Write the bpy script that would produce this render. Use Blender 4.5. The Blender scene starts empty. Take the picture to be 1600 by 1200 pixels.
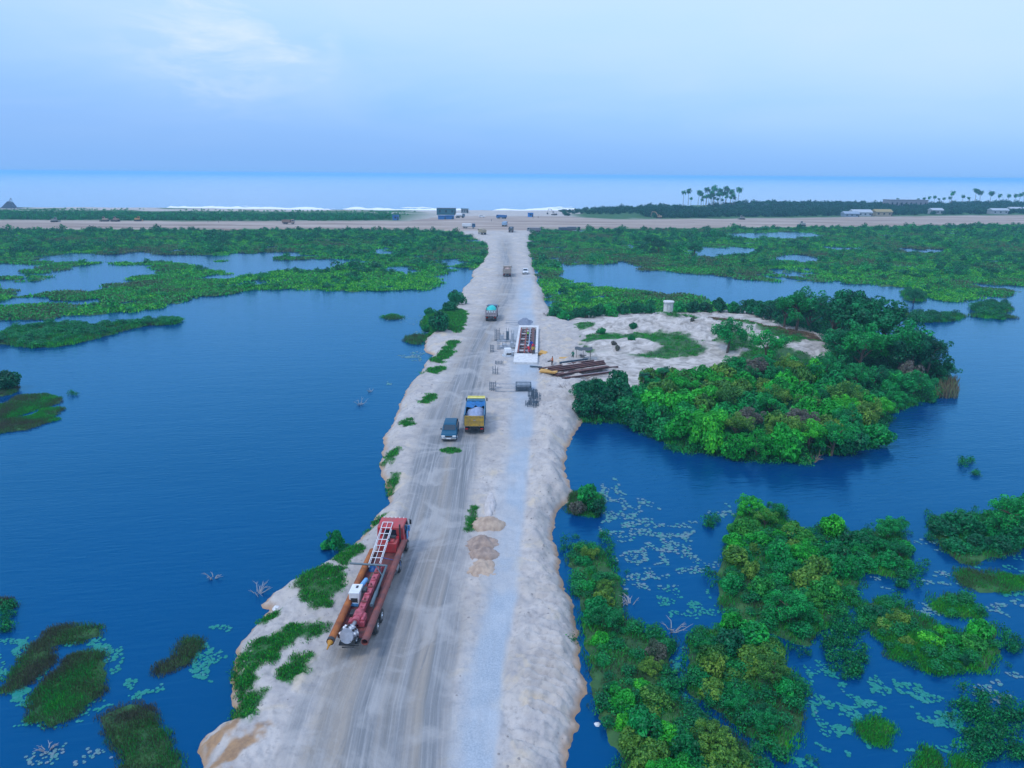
import bpy, bmesh, math, random
import numpy as np
from mathutils import Vector, Matrix, Euler

random.seed(7)
rng = np.random.default_rng(11)
R = math.radians
sc = bpy.context.scene
COL = sc.collection

# ------------------------------------------------------------------ camera
F_PX, PITCH, ROLL, CAM_Z = 1101.0, R(16.55), R(0.45), 32.6
ROAD_Z = 1.2
cth, sth = math.cos(PITCH), math.sin(PITCH)
_f = np.array([0, cth, -sth]); _r0 = np.array([1.0, 0, 0]); _u0 = np.array([0, sth, cth])
_r = _r0 * math.cos(ROLL) + _u0 * math.sin(ROLL)
_u = -_r0 * math.sin(ROLL) + _u0 * math.cos(ROLL)
cam_d = bpy.data.cameras.new('camera')
cam = bpy.data.objects.new('camera', cam_d); COL.objects.link(cam)
cam_d.sensor_width = 36.0; cam_d.lens = F_PX / 1600 * 36.0
cam_d.clip_start = 0.5; cam_d.clip_end = 120000
cam.matrix_world = Matrix(((_r[0], _u[0], -_f[0], 0), (_r[1], _u[1], -_f[1], 0), (_r[2], _u[2], -_f[2], CAM_Z), (0, 0, 0, 1)))
sc.camera = cam

# ------------------------------------------------------------------ sky, sun, exposure
w = bpy.data.worlds.new('World'); sc.world = w; w.use_nodes = True
SUN_EL, SUN_AZ = R(54), R(232)
def build_world():
    nt = w.node_tree; N = nt.nodes; L = nt.links; N.clear()
    out = N.new('ShaderNodeOutputWorld'); bg = N.new('ShaderNodeBackground')
    tc = N.new('ShaderNodeTexCoord'); sep = N.new('ShaderNodeSeparateXYZ')
    L.new(tc.outputs['Generated'], sep.inputs[0])
    ramp = N.new('ShaderNodeValToRGB'); az = N.new('ShaderNodeMath'); az.operation = 'MULTIPLY_ADD'; L.new(sep.outputs['X'], az.inputs[0]); az.inputs[1].default_value = .075; L.new(sep.outputs['Z'], az.inputs[2]); L.new(az.outputs[0], ramp.inputs[0])   # the deck is thinner towards one side
    cr = ramp.color_ramp; cr.interpolation = 'B_SPLINE'
    stops = [(0.0, (.225, .465, .92)), (.035, (.235, .48, .95)), (.09, (.295, .57, .99)), (.17, (.48, .72, 1.03)), (.30, (.60, .81, 1.16)), (1.0, (.60, .86, 1.48))]
    while len(cr.elements) < len(stops): cr.elements.new(.5)
    for e, (p, c) in zip(cr.elements, stops): e.position = p; e.color = (*[x / 2 for x in c], 1)
    dbl = N.new('ShaderNodeVectorMath'); dbl.operation = 'SCALE'; dbl.inputs['Scale'].default_value = 2.0; L.new(ramp.outputs[0], dbl.inputs[0])
    # cloud deck: direction projected on a flat layer
    add = N.new('ShaderNodeMath'); add.operation = 'ADD'; add.inputs[1].default_value = .16; L.new(sep.outputs['Z'], add.inputs[0])
    mx = N.new('ShaderNodeMath'); mx.operation = 'MAXIMUM'; mx.inputs[1].default_value = .05; L.new(add.outputs[0], mx.inputs[0])
    dv = N.new('ShaderNodeVectorMath'); dv.operation = 'DIVIDE'
    cmb = N.new('ShaderNodeCombineXYZ')
    for i in range(3): L.new(mx.outputs[0], cmb.inputs[i])
    L.new(tc.outputs['Generated'], dv.inputs[0]); L.new(cmb.outputs[0], dv.inputs[1])
    def noise(scale, detail, rough, dist=0.0):
        n = N.new('ShaderNodeTexNoise'); n.inputs['Scale'].default_value = scale; n.inputs['Detail'].default_value = detail
        n.inputs['Roughness'].default_value = rough; n.inputs['Distortion'].default_value = dist; L.new(dv.outputs[0], n.inputs['Vector']); return n
    n1 = noise(.75, 5, .55, .4); n2 = noise(2.6, 7, .6, .5)
    def mrange(src, a, b, c, d):
        m = N.new('ShaderNodeMapRange'); m.inputs[1].default_value = a; m.inputs[2].default_value = b; m.inputs[3].default_value = c; m.inputs[4].default_value = d
        L.new(src, m.inputs[0]); return m.outputs[0]
    def math2(op, a, b):
        m = N.new('ShaderNodeMath'); m.operation = op
        for i, x in enumerate((a, b)):
            if isinstance(x, (int, float)): m.inputs[i].default_value = x
            else: L.new(x, m.inputs[i])
        return m.outputs[0]
    broad = mrange(n1.outputs['Fac'], .35, .68, 0, 1)
    hgt = mrange(sep.outputs['Z'], .02, .16, 0, 1)
    a1 = math2('MULTIPLY', math2('MULTIPLY', broad, hgt), .42)
    mixA = N.new('ShaderNodeMix'); mixA.data_type = 'RGBA'; L.new(a1, mixA.inputs[0]); L.new(dbl.outputs[0], mixA.inputs[6]); mixA.inputs[7].default_value = (.63, .77, 1.0, 1)
    # one brighter torn cloud, and a few like it elsewhere round the sky
    wisp = math2('MULTIPLY', mrange(n2.outputs['Fac'], .44, .68, 0, 1), hgt)
    cd = cloud_dirs()
    tot = None
    for d, rad in cd:
        dot = N.new('ShaderNodeVectorMath'); dot.operation = 'DISTANCE'; L.new(tc.outputs['Generated'], dot.inputs[0]); dot.inputs[1].default_value = d
        m = mrange(dot.outputs['Value'], rad * .25, rad, 1, 0)
        tot = m if tot is None else math2('MAXIMUM', tot, m)
    a2 = math2('MULTIPLY', math2('MULTIPLY', wisp, tot), .72)
    mixB = N.new('ShaderNodeMix'); mixB.data_type = 'RGBA'; L.new(a2, mixB.inputs[0]); L.new(mixA.outputs[2], mixB.inputs[6]); mixB.inputs[7].default_value = (.76, .86, 1.05, 1)
    sky = N.new('ShaderNodeTexSky'); sky.sky_type = 'NISHITA'; sky.sun_disc = False
    sky.sun_elevation = SUN_EL; sky.sun_rotation = SUN_AZ; sky.dust_density = 2.0
    sm = N.new('ShaderNodeVectorMath'); sm.operation = 'SCALE'; sm.inputs['Scale'].default_value = .10; L.new(sky.outputs[0], sm.inputs[0])
    mixC = N.new('ShaderNodeMix'); mixC.data_type = 'RGBA'; mixC.inputs[0].default_value = .9   # the cloud deck hides most of the clear sky
    L.new(sm.outputs[0], mixC.inputs[6]); L.new(mixB.outputs[2], mixC.inputs[7])
    L.new(mixC.outputs[2], bg.inputs['Color']); bg.inputs['Strength'].default_value = 1.0
    L.new(bg.outputs[0], out.inputs[0])
def ray(u, v):
    d = _f + _r * ((u - 800) / F_PX) + _u * ((600 - v) / F_PX)
    return d / np.linalg.norm(d)
def cloud_dirs():
    return [(tuple(ray(335, 42)), .13), (tuple(ray(450, 75)), .07), ((.75, -.5, .43), .3), ((-.6, -.7, .38), .3), ((.1, -.8, .59), .35), ((.88, .35, .3), .2)]
build_world()
sd = bpy.data.lights.new('sun', 'SUN'); sd.energy = 1.15; sd.angle = R(12); sd.color = (1.0, .97, .93)
so = bpy.data.objects.new('sun', sd); COL.objects.link(so)
so.rotation_euler = (R(90) - SUN_EL, 0, math.pi - SUN_AZ)
sc.view_settings.view_transform = 'Standard'; sc.view_settings.look = 'None'
sc.view_settings.gamma = 1.0; sc.view_settings.exposure = 0.17; sc.view_settings.use_curve_mapping = False
sc.render.engine = 'CYCLES'
sc.cycles.use_denoising = True
sc.cycles.max_bounces = 6; sc.cycles.diffuse_bounces = 3; sc.cycles.glossy_bounces = 3; sc.cycles.volume_bounces = 1
sc.cycles.transparent_max_bounces = 6; sc.cycles.sample_clamp_indirect = 4

# ------------------------------------------------------------------ helpers
def P(u, v, z=0.0):
    """the place on the level z that lies under photograph pixel (u, v)"""
    d = _f + _r * ((u - 800) / F_PX) + _u * ((600 - v) / F_PX)
    t = (z - CAM_Z) / d[2]
    return np.array([d[0] * t, d[1] * t, z])
def PP(pts, z=0.0): return np.array([P(u, v, z)[:2] for u, v in pts])

def hash2(ix, iy, s):
    h = (ix.astype(np.int64) * 374761393 + iy.astype(np.int64) * 668265263 + s * 982451653) & 0xffffffff
    h = ((h ^ (h >> 13)) * 1274126177) & 0xffffffff
    return ((h ^ (h >> 16)) & 0xffff) / 65535.0
def vn(x, y, s=0):
    x = np.asarray(x, float); y = np.asarray(y, float)
    ix = np.floor(x); iy = np.floor(y); fx = x - ix; fy = y - iy
    fx = fx * fx * (3 - 2 * fx); fy = fy * fy * (3 - 2 * fy)
    a = hash2(ix, iy, s); b = hash2(ix + 1, iy, s); c = hash2(ix, iy + 1, s); d = hash2(ix + 1, iy + 1, s)
    return (a * (1 - fx) + b * fx) * (1 - fy) + (c * (1 - fx) + d * fx) * fy
def fbm(x, y, s=0, o=4):
    r = 0; a = .5; t = 0
    for i in range(o):
        r = r + a * vn(x, y, s + i * 17); t += a; a *= .5; x = x * 2.03 + 11.3; y = y * 2.03 + 5.7
    return r / t
def sstep(a, b, x):
    t = np.clip((x - a) / (b - a), 0, 1); return t * t * (3 - 2 * t)
def sdf(poly, X, Y):
    """distance to a polygon's edge, positive inside"""
    d2 = np.full(X.shape, 1e18); ins = np.zeros(X.shape, bool); n = len(poly)
    for i in range(n):
        x1, y1 = poly[i]; x2, y2 = poly[(i + 1) % n]
        ex, ey = x2 - x1, y2 - y1; l2 = ex * ex + ey * ey + 1e-12
        t = np.clip(((X - x1) * ex + (Y - y1) * ey) / l2, 0, 1)
        d2 = np.minimum(d2, (X - x1 - t * ex) ** 2 + (Y - y1 - t * ey) ** 2)
        c = ((y1 > Y) != (y2 > Y)); 
        if abs(ey) > 1e-12: ins ^= c & (X < ex * (Y - y1) / ey + x1)
    d = np.sqrt(d2); return np.where(ins, d, -d)

# materials -----------------------------------------------------------
MATS = {}
def mat(name, col, rough=.6, metal=0.0, var=.12, scale=3.0, col2=None, bump=0.0, spec=.5, coat=0.0):
    if name in MATS: return MATS[name]
    m = bpy.data.materials.new(name); m.use_nodes = True; nt = m.node_tree; N = nt.nodes; L = nt.links
    b = N['Principled BSDF']; b.inputs['Roughness'].default_value = rough; b.inputs['Metallic'].default_value = metal
    b.inputs['Specular IOR Level'].default_value = spec
    if coat: b.inputs['Coat Weight'].default_value = coat
    tc = N.new('ShaderNodeTexCoord'); n = N.new('ShaderNodeTexNoise'); n.inputs['Scale'].default_value = scale
    n.inputs['Detail'].default_value = 5; L.new(tc.outputs['Object'], n.inputs['Vector'])
    mr = N.new('ShaderNodeMapRange'); mr.inputs[1].default_value = .35; mr.inputs[2].default_value = .65; L.new(n.outputs['Fac'], mr.inputs[0])
    mx = N.new('ShaderNodeMix'); mx.data_type = 'RGBA'; L.new(mr.outputs[0], mx.inputs[0])
    c2 = col2 if col2 else tuple(max(0, c * (1 - 2 * var)) for c in col)
    mx.inputs[6].default_value = (*c2, 1); mx.inputs[7].default_value = (*col, 1)
    L.new(mx.outputs[2], b.inputs['Base Color'])
    if bump:
        bp = N.new('ShaderNodeBump'); bp.inputs['Strength'].default_value = bump; bp.inputs['Distance'].default_value = .05
        L.new(n.outputs['Fac'], bp.inputs['Height']); L.new(bp.outputs[0], b.inputs['Normal'])
    MATS[name] = m; return m

def foliage_mat(name, cols, rough=.5, instancer=False):
    """leaf colour between a few greens: one draw per plant, one per leaf"""
    if name in MATS: return MATS[name]
    m = bpy.data.materials.new(name); m.use_nodes = True; nt = m.node_tree; N = nt.nodes; L = nt.links
    b = N['Principled BSDF']; b.inputs['Roughness'].default_value = rough; b.inputs['Specular IOR Level'].default_value = .3
    leaf = N.new('ShaderNodeAttribute'); leaf.attribute_name = 'leaf'
    if instancer:
        pl = N.new('ShaderNodeAttribute'); pl.attribute_type = 'INSTANCER'; pl.attribute_name = 'tint'; plant = pl.outputs['Fac']
    else:
        oi = N.new('ShaderNodeObjectInfo'); plant = oi.outputs['Random']
    ramp = N.new('ShaderNodeValToRGB'); cr = ramp.color_ramp
    while len(cr.elements) < len(cols): cr.elements.new(.5)
    for i, (e, c) in enumerate(zip(cr.elements, cols)): e.position = i / (len(cols) - 1); e.color = (*c, 1)
    mad = N.new('ShaderNodeMath'); mad.operation = 'MULTIPLY_ADD'; L.new(leaf.outputs['Fac'], mad.inputs[0]); mad.inputs[1].default_value = .6
    sc_ = N.new('ShaderNodeMath'); sc_.operation = 'MULTIPLY_ADD'; L.new(plant, sc_.inputs[0]); sc_.inputs[1].default_value = .45; sc_.inputs[2].default_value = -.05
    L.new(sc_.outputs[0], mad.inputs[2]); L.new(mad.outputs[0], ramp.inputs[0])
    hv = N.new('ShaderNodeHueSaturation'); L.new(ramp.outputs[0], hv.inputs['Color'])
    mr = N.new('ShaderNodeMapRange'); L.new(leaf.outputs['Fac'], mr.inputs[0]); mr.inputs[3].default_value = .65; mr.inputs[4].default_value = 1.35
    L.new(mr.outputs[0], hv.inputs['Value']); L.new(hv.outputs[0], b.inputs['Base Color'])
    tr = N.new('ShaderNodeBsdfTranslucent'); L.new(hv.outputs[0], tr.inputs['Color'])
    ms = N.new('ShaderNodeMixShader'); ms.inputs[0].default_value = .25
    L.new(b.outputs[0], ms.inputs[1]); L.new(tr.outputs[0], ms.inputs[2])
    L.new(ms.outputs[0], N['Material Output'].inputs['Surface'])
    MATS[name] = m; return m

# mesh builder ---------------------------------------------------------
class MB:
    def __init__(s): s.v = []; s.f = []
    def add(s, vs, fs):
        o = len(s.v); s.v += [tuple(map(float, p)) for p in vs]; s.f += [tuple(i + o for i in f) for f in fs]; return s
    def box(s, c, d, rot=None, taper=1.0):
        x, y, z = d[0] / 2, d[1] / 2, d[2] / 2
        vs = [(-x, -y, -z), (x, -y, -z), (x, y, -z), (-x, y, -z), (-x * taper, -y * taper, z), (x * taper, -y * taper, z), (x * taper, y * taper, z), (-x * taper, y * taper, z)]
        M = Euler(rot).to_matrix() if rot else Matrix.Identity(3); c = Vector(c)
        return s.add([tuple(M @ Vector(p) + c) for p in vs], [(0, 3, 2, 1), (4, 5, 6, 7), (0, 1, 5, 4), (1, 2, 6, 5), (2, 3, 7, 6), (3, 0, 4, 7)])
    def cyl(s, a, b, r0, r1=None, n=12, cap=True):
        r1 = r0 if r1 is None else r1
        a = Vector(a); b = Vector(b); d = (b - a).normalized(); q = d.orthogonal().normalized(); w_ = d.cross(q); vs = []
        for p, r in ((a, r0), (b, r1)):
            for i in range(n):
                t = 2 * math.pi * i / n; vs.append(tuple(p + q * (r * math.cos(t)) + w_ * (r * math.sin(t))))
        fs = [(i, (i + 1) % n, n + (i + 1) % n, n + i) for i in range(n)]
        if cap: fs += [tuple(range(n - 1, -1, -1)), tuple(range(n, 2 * n))]
        return s.add(vs, fs)
    def tube(s, pts, r, n=8):
        for i in range(len(pts) - 1): s.cyl(pts[i], pts[i + 1], r if not isinstance(r, (list, tuple)) else r[i], r if not isinstance(r, (list, tuple)) else r[i + 1], n)
        return s
    def prism(s, prof, x0, x1, axis='x', inset=None):
        """profile of (y, z) pairs drawn out along x (or (x, z) along y); inset: (zmin, amount) narrows the upper part"""
        n = len(prof); vs = []
        for k, x in enumerate((x0, x1)):
            for a, z in prof:
                xx = x
                if inset and z > inset[0]: xx = x + (1 if k == 0 else -1) * inset[1] * (z - inset[0])
                vs.append((xx, a, z) if axis == 'x' else (a, xx, z))
        fs = [tuple(range(n)), tuple(range(2 * n - 1, n - 1, -1))] + [(i, n + i, n + (i + 1) % n, (i + 1) % n) for i in range(n)]
        return s.add(vs, fs)
    def quad(s, a, b, c, d): return s.add([a, b, c, d], [(0, 1, 2, 3)])
    def heap(s, c, rx, ry, h, n=18, rings=7, rough=.18, seed=0, p=1.0):
        vs = [(c[0], c[1], c[2] + h)]
        for k in range(1, rings + 1):
            t = k / rings
            for i in range(n):
                a = 2 * math.pi * i / n; j = 1 + rough * (2 * float(vn(np.array(math.cos(a) * 1.5 + 5 + seed), np.array(math.sin(a) * 1.5 + k * .4), seed)) - 1)
                z = h * (1 - t ** p) * (1 + rough * 1.2 * (2 * float(vn(np.array(math.cos(a) * t * 4 + 9), np.array(math.sin(a) * t * 4 + 3), seed + 5)) - 1))
                vs.append((c[0] + rx * t * j * math.cos(a), c[1] + ry * t * j * math.sin(a), c[2] + z - (.15 if k == rings else 0)))
        fs = [(0, 1 + i, 1 + (i + 1) % n) for i in range(n)]
        for k in range(rings - 1):
            for i in range(n): a = 1 + k * n + i; b = 1 + k * n + (i + 1) % n; fs.append((a, a + n, b + n, b))
        return s.add(vs, fs)
    def mesh(s, name, m, smooth=35):
        me = bpy.data.meshes.new(name); me.from_pydata(s.v, [], s.f); me.validate()
        bm = bmesh.new(); bm.from_mesh(me); bmesh.ops.recalc_face_normals(bm, faces=bm.faces); bm.to_mesh(me); bm.free()
        if smooth:
            me.shade_smooth(); me.set_sharp_from_angle(angle=R(smooth))
        me.materials.append(m); return me
    def build(s, name, m, parent=None, bevel=0.0, smooth=35, loc=None, rot=None):
        o = bpy.data.objects.new(name, s.mesh(name, m, smooth)); COL.objects.link(o)
        if parent: o.parent = parent
        if loc is not None: o.location = loc
        if rot is not None: o.rotation_euler = rot
        if bevel:
            b = o.modifiers.new('bevel', 'BEVEL'); b.width = bevel; b.segments = 2; b.limit_method = 'ANGLE'
        return o

def tag(o, label=None, cat=None, group=None, kind=None):
    if label: o['label'] = label
    if cat: o['category'] = cat
    if group: o['group'] = group
    if kind: o['kind'] = kind
    return o
def thing(name, label, cat, loc=(0, 0, 0), rz=0.0, group=None):
    o = bpy.data.objects.new(name, None); COL.objects.link(o); o.empty_display_size = .3
    o.location = tuple(map(float, loc)); o.rotation_euler = (0, 0, rz)
    return tag(o, label, cat, group)
def np_mesh(name, V, Fc, m, attrs=None, smooth=True):
    """mesh from arrays: V (n,3), Fc (m,3|4)"""
    me = bpy.data.meshes.new(name); V = np.asarray(V, np.float32); Fc = np.asarray(Fc, np.int32); k = Fc.shape[1]
    me.vertices.add(len(V)); me.vertices.foreach_set('co', V.ravel())
    me.loops.add(Fc.size); me.loops.foreach_set('vertex_index', Fc.ravel())
    me.polygons.add(len(Fc)); me.polygons.foreach_set('loop_start', np.arange(0, Fc.size, k, dtype=np.int32))
    me.update(calc_edges=True)
    for an, arr in (attrs or {}).items():
        arr = np.asarray(arr, np.float32)
        if arr.ndim == 1:
            a = me.attributes.new(an, 'FLOAT', 'POINT'); a.data.foreach_set('value', arr)
        else:
            a = me.attributes.new(an, 'FLOAT_VECTOR', 'POINT'); a.data.foreach_set('vector', arr.ravel())
    if smooth: me.shade_smooth()
    if m: me.materials.append(m)
    return me
def np_obj(name, V, Fc, m, attrs=None, smooth=True, parent=None):
    o = bpy.data.objects.new(name, np_mesh(name, V, Fc, m, attrs, smooth)); COL.objects.link(o)
    if parent: o.parent = parent
    return o

# ------------------------------------------------------------------ the lie of the land (outlines on the ground)
SHORE_L = [(250, 1330), (285, 1260), (315, 1200), (304, 1175), (325, 1150), (360, 1125), (362, 1095), (358, 1060), (362, 1030), (375, 1002), (407, 967), (424, 955), (411, 945), (420, 932), (445, 915), (475, 900), (500, 882), (540, 860), (565, 842), (587, 807), (610, 785), (600, 757), (591, 735), (597, 705), (597, 685), (610, 667), (622, 637), (631, 612), (650, 590), (662, 570), (677, 557), (662, 547), (664, 530), (675, 520), (656, 503), (672, 496), (695, 484), (703, 470), (718, 464), (724, 452), (733, 440), (741, 422), (753, 410), (761, 398), (760, 385), (752, 377), (735, 370), (714, 363), (690, 360), (400, 360), (0, 361), (-500, 362)]
SHORE_R = [(835, 1400), (872, 1290), (887, 1200), (891, 1185), (892, 1160), (905, 1140), (907, 1100), (917, 1075), (912, 1040), (905, 1000), (901, 950), (887, 925), (876, 900), (874, 862), (865, 835), (869, 807), (880, 792), (897, 772), (887, 745), (884, 722), (886, 702), (897, 680), (912, 660), (925, 640), (925, 560), (925, 515), (880, 504), (865, 492), (857, 480), (850, 457), (840, 435), (832, 410), (826, 390), (828, 370), (838, 360), (1000, 359), (1300, 356), (1600, 352), (2200, 346)]
COAST = [(-600, 318), (0, 325.5), (200, 325.5), (400, 328), (640, 330), (800, 330.5), (870, 330), (980, 325), (1200, 319), (1600, 320), (2300, 325)]
CAUSE = np.vstack([PP(SHORE_L), PP([(-500, 330)])[:0], PP(COAST), PP(SHORE_R[::-1])])
MARSH_L = PP([(730, 363), (760, 384), (762, 399), (750, 414), (738, 430), (730, 446), (722, 464), (675, 462), (650, 462), (615, 460), (575, 457), (535, 454), (470, 452), (400, 454), (382, 455), (370, 459), (330, 466), (300, 465), (282, 472), (262, 474), (232, 485), (207, 487), (150, 491), (100, 496), (0, 500), (-500, 507), (-500, 359), (0, 358), (400, 358)])
PONDS_L = [PP(p) for p in ([(62, 408), (75, 401), (125, 397), (175, 400), (212, 396), (260, 400), (330, 400), (400, 395), (450, 396), (470, 399), (425, 402), (400, 408), (340, 404), (300, 412), (250, 408), (180, 411), (110, 408)],
    [(-80, 412), (60, 414), (62, 420), (20, 425), (50, 430), (-80, 433)],
    [(75, 428), (120, 420), (165, 412), (230, 418), (260, 430), (200, 432), (185, 440), (150, 452), (110, 455), (60, 460), (20, 455), (5, 442), (40, 440), (90, 440)],
    [(300, 412), (380, 410), (430, 407), (560, 407), (565, 411), (520, 414), (480, 418), (510, 420), (440, 424), (400, 428), (330, 420)],
    [(690, 407), (715, 407), (712, 414), (694, 413)], [(612, 417), (634, 417), (632, 423), (610, 422)],
    [(695, 412), (718, 418), (729, 425), (712, 445), (709, 461), (699, 460), (702, 440), (712, 426)], [(675, 452), (700, 458), (690, 462), (676, 459)], [(340, 431), (358, 430), (356, 441), (342, 440)], [(365, 441), (400, 440), (385, 446)])]
MARSH_R = PP([(838, 359), (826, 372), (824, 390), (831, 410), (839, 435), (849, 457), (856, 480), (866, 494), (880, 505), (925, 503), (960, 497), (1030, 493), (1100, 492), (1170, 484), (1112, 471), (1075, 460), (1037, 459), (1000, 456), (950, 449), (925, 450), (910, 440), (900, 446), (885, 442), (875, 428), (870, 413), (890, 414), (912, 412), (940, 415), (970, 411), (997, 413), (1005, 422), (1032, 422), (1057, 427), (1100, 429), (1150, 434), (1180, 441), (1240, 439), (1300, 441), (1375, 447), (1425, 452), (1434, 462), (1455, 472), (1487, 474), (1525, 466), (1574, 463), (1585, 452), (1600, 449), (2100, 440), (2100, 344), (1600, 350), (1300, 354), (1000, 358)])
PONDS_R = [PP(p) for p in ([(1088, 392), (1110, 388), (1150, 386), (1182, 391), (1160, 397), (1110, 399), (1095, 404)], [(1213, 402), (1250, 400), (1280, 405), (1255, 409), (1220, 407)], [(1300, 386), (1345, 387), (1340, 390), (1305, 390)], [(1415, 389), (1470, 391), (1460, 395), (1420, 392)], [(1130, 365), (1260, 363), (1270, 371), (1150, 372)])]
ISLAND = PP([(872, 505), (905, 640), (897, 655), (912, 664), (950, 660), (995, 664), (1003, 676), (1035, 686), (1045, 701), (1075, 708), (1115, 711), (1158, 719), (1235, 721), (1258, 724), (1303, 711), (1331, 708), (1371, 699), (1377, 682), (1388, 652), (1422, 636), (1456, 625), (1487, 620), (1487, 611), (1464, 601), (1466, 590), (1478, 578), (1440, 562), (1400, 540), (1330, 512), (1250, 496), (1165, 482), (1100, 490), (1030, 490), (960, 492), (900, 495)])
ISLETS = {   # outline, height above the water
    'long_west': ([(-120, 527), (0, 524), (20, 516), (60, 509), (110, 508), (150, 510), (200, 505), (238, 502), (232, 507), (190, 518), (140, 533), (90, 542), (40, 543), (10, 538), (-40, 540)], .25),
    'west_tip': ([(243, 504), (255, 498), (283, 501), (275, 506), (250, 508)], .2),
    'speck': ([(598, 496), (612, 494), (623, 497), (610, 500)], .1),
    'bank_mat': ([(632, 531), (645, 524), (660, 525), (664, 532), (650, 540), (637, 538)], .15),
    'mid_west_a': ([(-30, 640), (8, 632), (30, 618), (70, 617), (97, 622), (92, 630), (60, 640), (20, 653), (-30, 655)], .2),
    'mid_west_b': ([(-40, 665), (0, 658), (50, 652), (70, 640), (100, 637), (88, 645), (85, 657), (40, 672), (-40, 682)], .2),
    'mid_west_c': ([(-20, 592), (10, 592), (26, 600), (26, 614), (0, 620), (-20, 618)], .2),
    'mat_a': ([(5, 1080), (15, 1055), (50, 1010), (82, 982), (125, 976), (155, 982), (156, 995), (125, 1001), (82, 1012), (77, 1040), (50, 1064), (20, 1084)], .18),
    'mat_b': ([(42, 1117), (50, 1082), (87, 1050), (120, 1022), (145, 1016), (162, 1030), (173, 1060), (155, 1087), (120, 1120), (80, 1134), (50, 1130)], .18),
    'mat_c': ([(155, 1120), (180, 1105), (212, 1097), (240, 1106), (251, 1120), (250, 1137), (268, 1165), (264, 1180), (288, 1187), (280, 1230), (190, 1230), (186, 1168), (162, 1142)], .18),
    'mat_d': ([(242, 1050), (256, 1035), (270, 1025), (287, 1000), (310, 992), (312, 1015), (290, 1040), (268, 1050), (250, 1056)], .15),
    'mat_e': ([(-40, 940), (5, 937), (24, 940), (24, 948), (0, 955), (-40, 960)], .15),
    'bank_bush': ([(884, 800), (890, 772), (915, 765), (940, 778), (944, 795), (930, 806), (905, 806)], .2),
    'thicket_bank': ([(898, 850), (946, 860), (972, 919), (969, 960), (1002, 986), (1047, 1008), (1044, 1042), (1051, 1087), (1100, 1132), (1190, 1181), (1210, 1260), (985, 1260), (965, 1180), (940, 1120), (925, 1069), (913, 1000), (905, 940), (890, 885)], .25),
    'thicket_mid': ([(1150, 800), (1212, 800), (1250, 830), (1290, 850), (1340, 881), (1345, 910), (1330, 940), (1300, 975), (1262, 1010), (1197, 985), (1152, 972), (1124, 940), (1121, 900), (1135, 850)], .25),
    'thicket_front': ([(1088, 985), (1152, 980), (1231, 1017), (1222, 1040), (1258, 1075), (1252, 1130), (1234, 1185), (1190, 1165), (1120, 1110), (1080, 1085), (1070, 1060), (1076, 1020)], .25),
    'thicket_tree': ([(1277, 830), (1300, 822), (1320, 830), (1312, 845), (1290, 846)], .2),
    'thicket_east': ([(1320, 850), (1345, 830), (1405, 828), (1420, 860), (1425, 895), (1400, 905), (1350, 895)], .2),
    'thicket_bar': ([(1335, 945), (1380, 935), (1430, 960), (1480, 985), (1555, 985), (1562, 1020), (1550, 1045), (1500, 1050), (1440, 1035), (1380, 1000), (1345, 970)], .2),
    'thicket_corner': ([(1452, 820), (1480, 805), (1540, 805), (1600, 790), (1720, 800), (1720, 850), (1600, 855), (1560, 870), (1500, 885), (1478, 860)], .25),
    'grass_a': ([(1480, 892), (1510, 890), (1600, 902), (1700, 905), (1700, 915), (1600, 922), (1530, 928), (1500, 912)], .15),
    'grass_b': ([(1450, 945), (1465, 930), (1500, 930), (1530, 952), (1530, 968), (1500, 966), (1465, 955)], .15),
    'grass_c': ([(1385, 1010), (1410, 1005), (1420, 1020), (1412, 1032), (1390, 1026)], .1),
    'grass_d': ([(1436, 1030), (1470, 1026), (1500, 1042), (1490, 1055), (1450, 1052)], .1),
    'grass_e': ([(1330, 1130), (1360, 1120), (1395, 1130), (1398, 1150), (1370, 1160), (1340, 1150)], .08),
    'grass_f': ([(1430, 1190), (1450, 1174), (1470, 1190), (1470, 1210), (1430, 1210)], .12),
    'grass_g': ([(1485, 1190), (1505, 1175), (1525, 1188), (1525, 1215), (1485, 1215)], .12),
    'north_a': ([(1416, 462), (1425, 456), (1440, 460), (1438, 470), (1420, 470)], .2),
    'north_b': ([(1523, 480), (1545, 474), (1575, 476), (1577, 485), (1550, 490), (1527, 487)], .2),
    'north_c': ([(1424, 496), (1440, 489), (1480, 490), (1503, 494), (1500, 501), (1440, 503)], .2),
    'north_d': ([(1508, 495), (1530, 490), (1560, 493), (1600, 497), (1560, 499)], .15),
    'north_e': ([(1190, 477), (1230, 474), (1310, 486), (1370, 494), (1410, 489), (1408, 498), (1340, 502), (1250, 492)], .2),
}
ISLETS = {k: (PP(p), h) for k, (p, h) in ISLETS.items()}

# lanes of the causeway: x of each boundary as a function of y
def lane(pts, z=ROAD_Z):
    q = np.array(sorted([tuple(P(u, v, z)[:2]) for u, v in pts], key=lambda t: t[1])); return lambda Y: np.interp(Y, q[:, 1], q[:, 0])
roadL = lane([(405, 1330), (452, 1200), (480, 1100), (520, 1010), (552, 940), (585, 880), (618, 820), (640, 740), (655, 680), (680, 620), (700, 580), (718, 545), (738, 515), (755, 490), (770, 465), (783, 440), (782, 410), (781, 380), (780, 366)])
roadR = lane([(680, 1330), (697, 1200), (702, 1100), (713, 1000), (722, 900), (735, 800), (748, 700), (758, 640), (762, 600), (765, 560), (775, 520), (790, 490), (806, 465), (808, 440), (800, 410), (797, 380), (795, 366)])
gravL = lane([(690, 1330), (708, 1200), (722, 1100), (745, 1000), (765, 900), (778, 800), (795, 700), (800, 640), (802, 600), (800, 560), (800, 520), (802, 490), (808, 460), (812, 440)])
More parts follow.
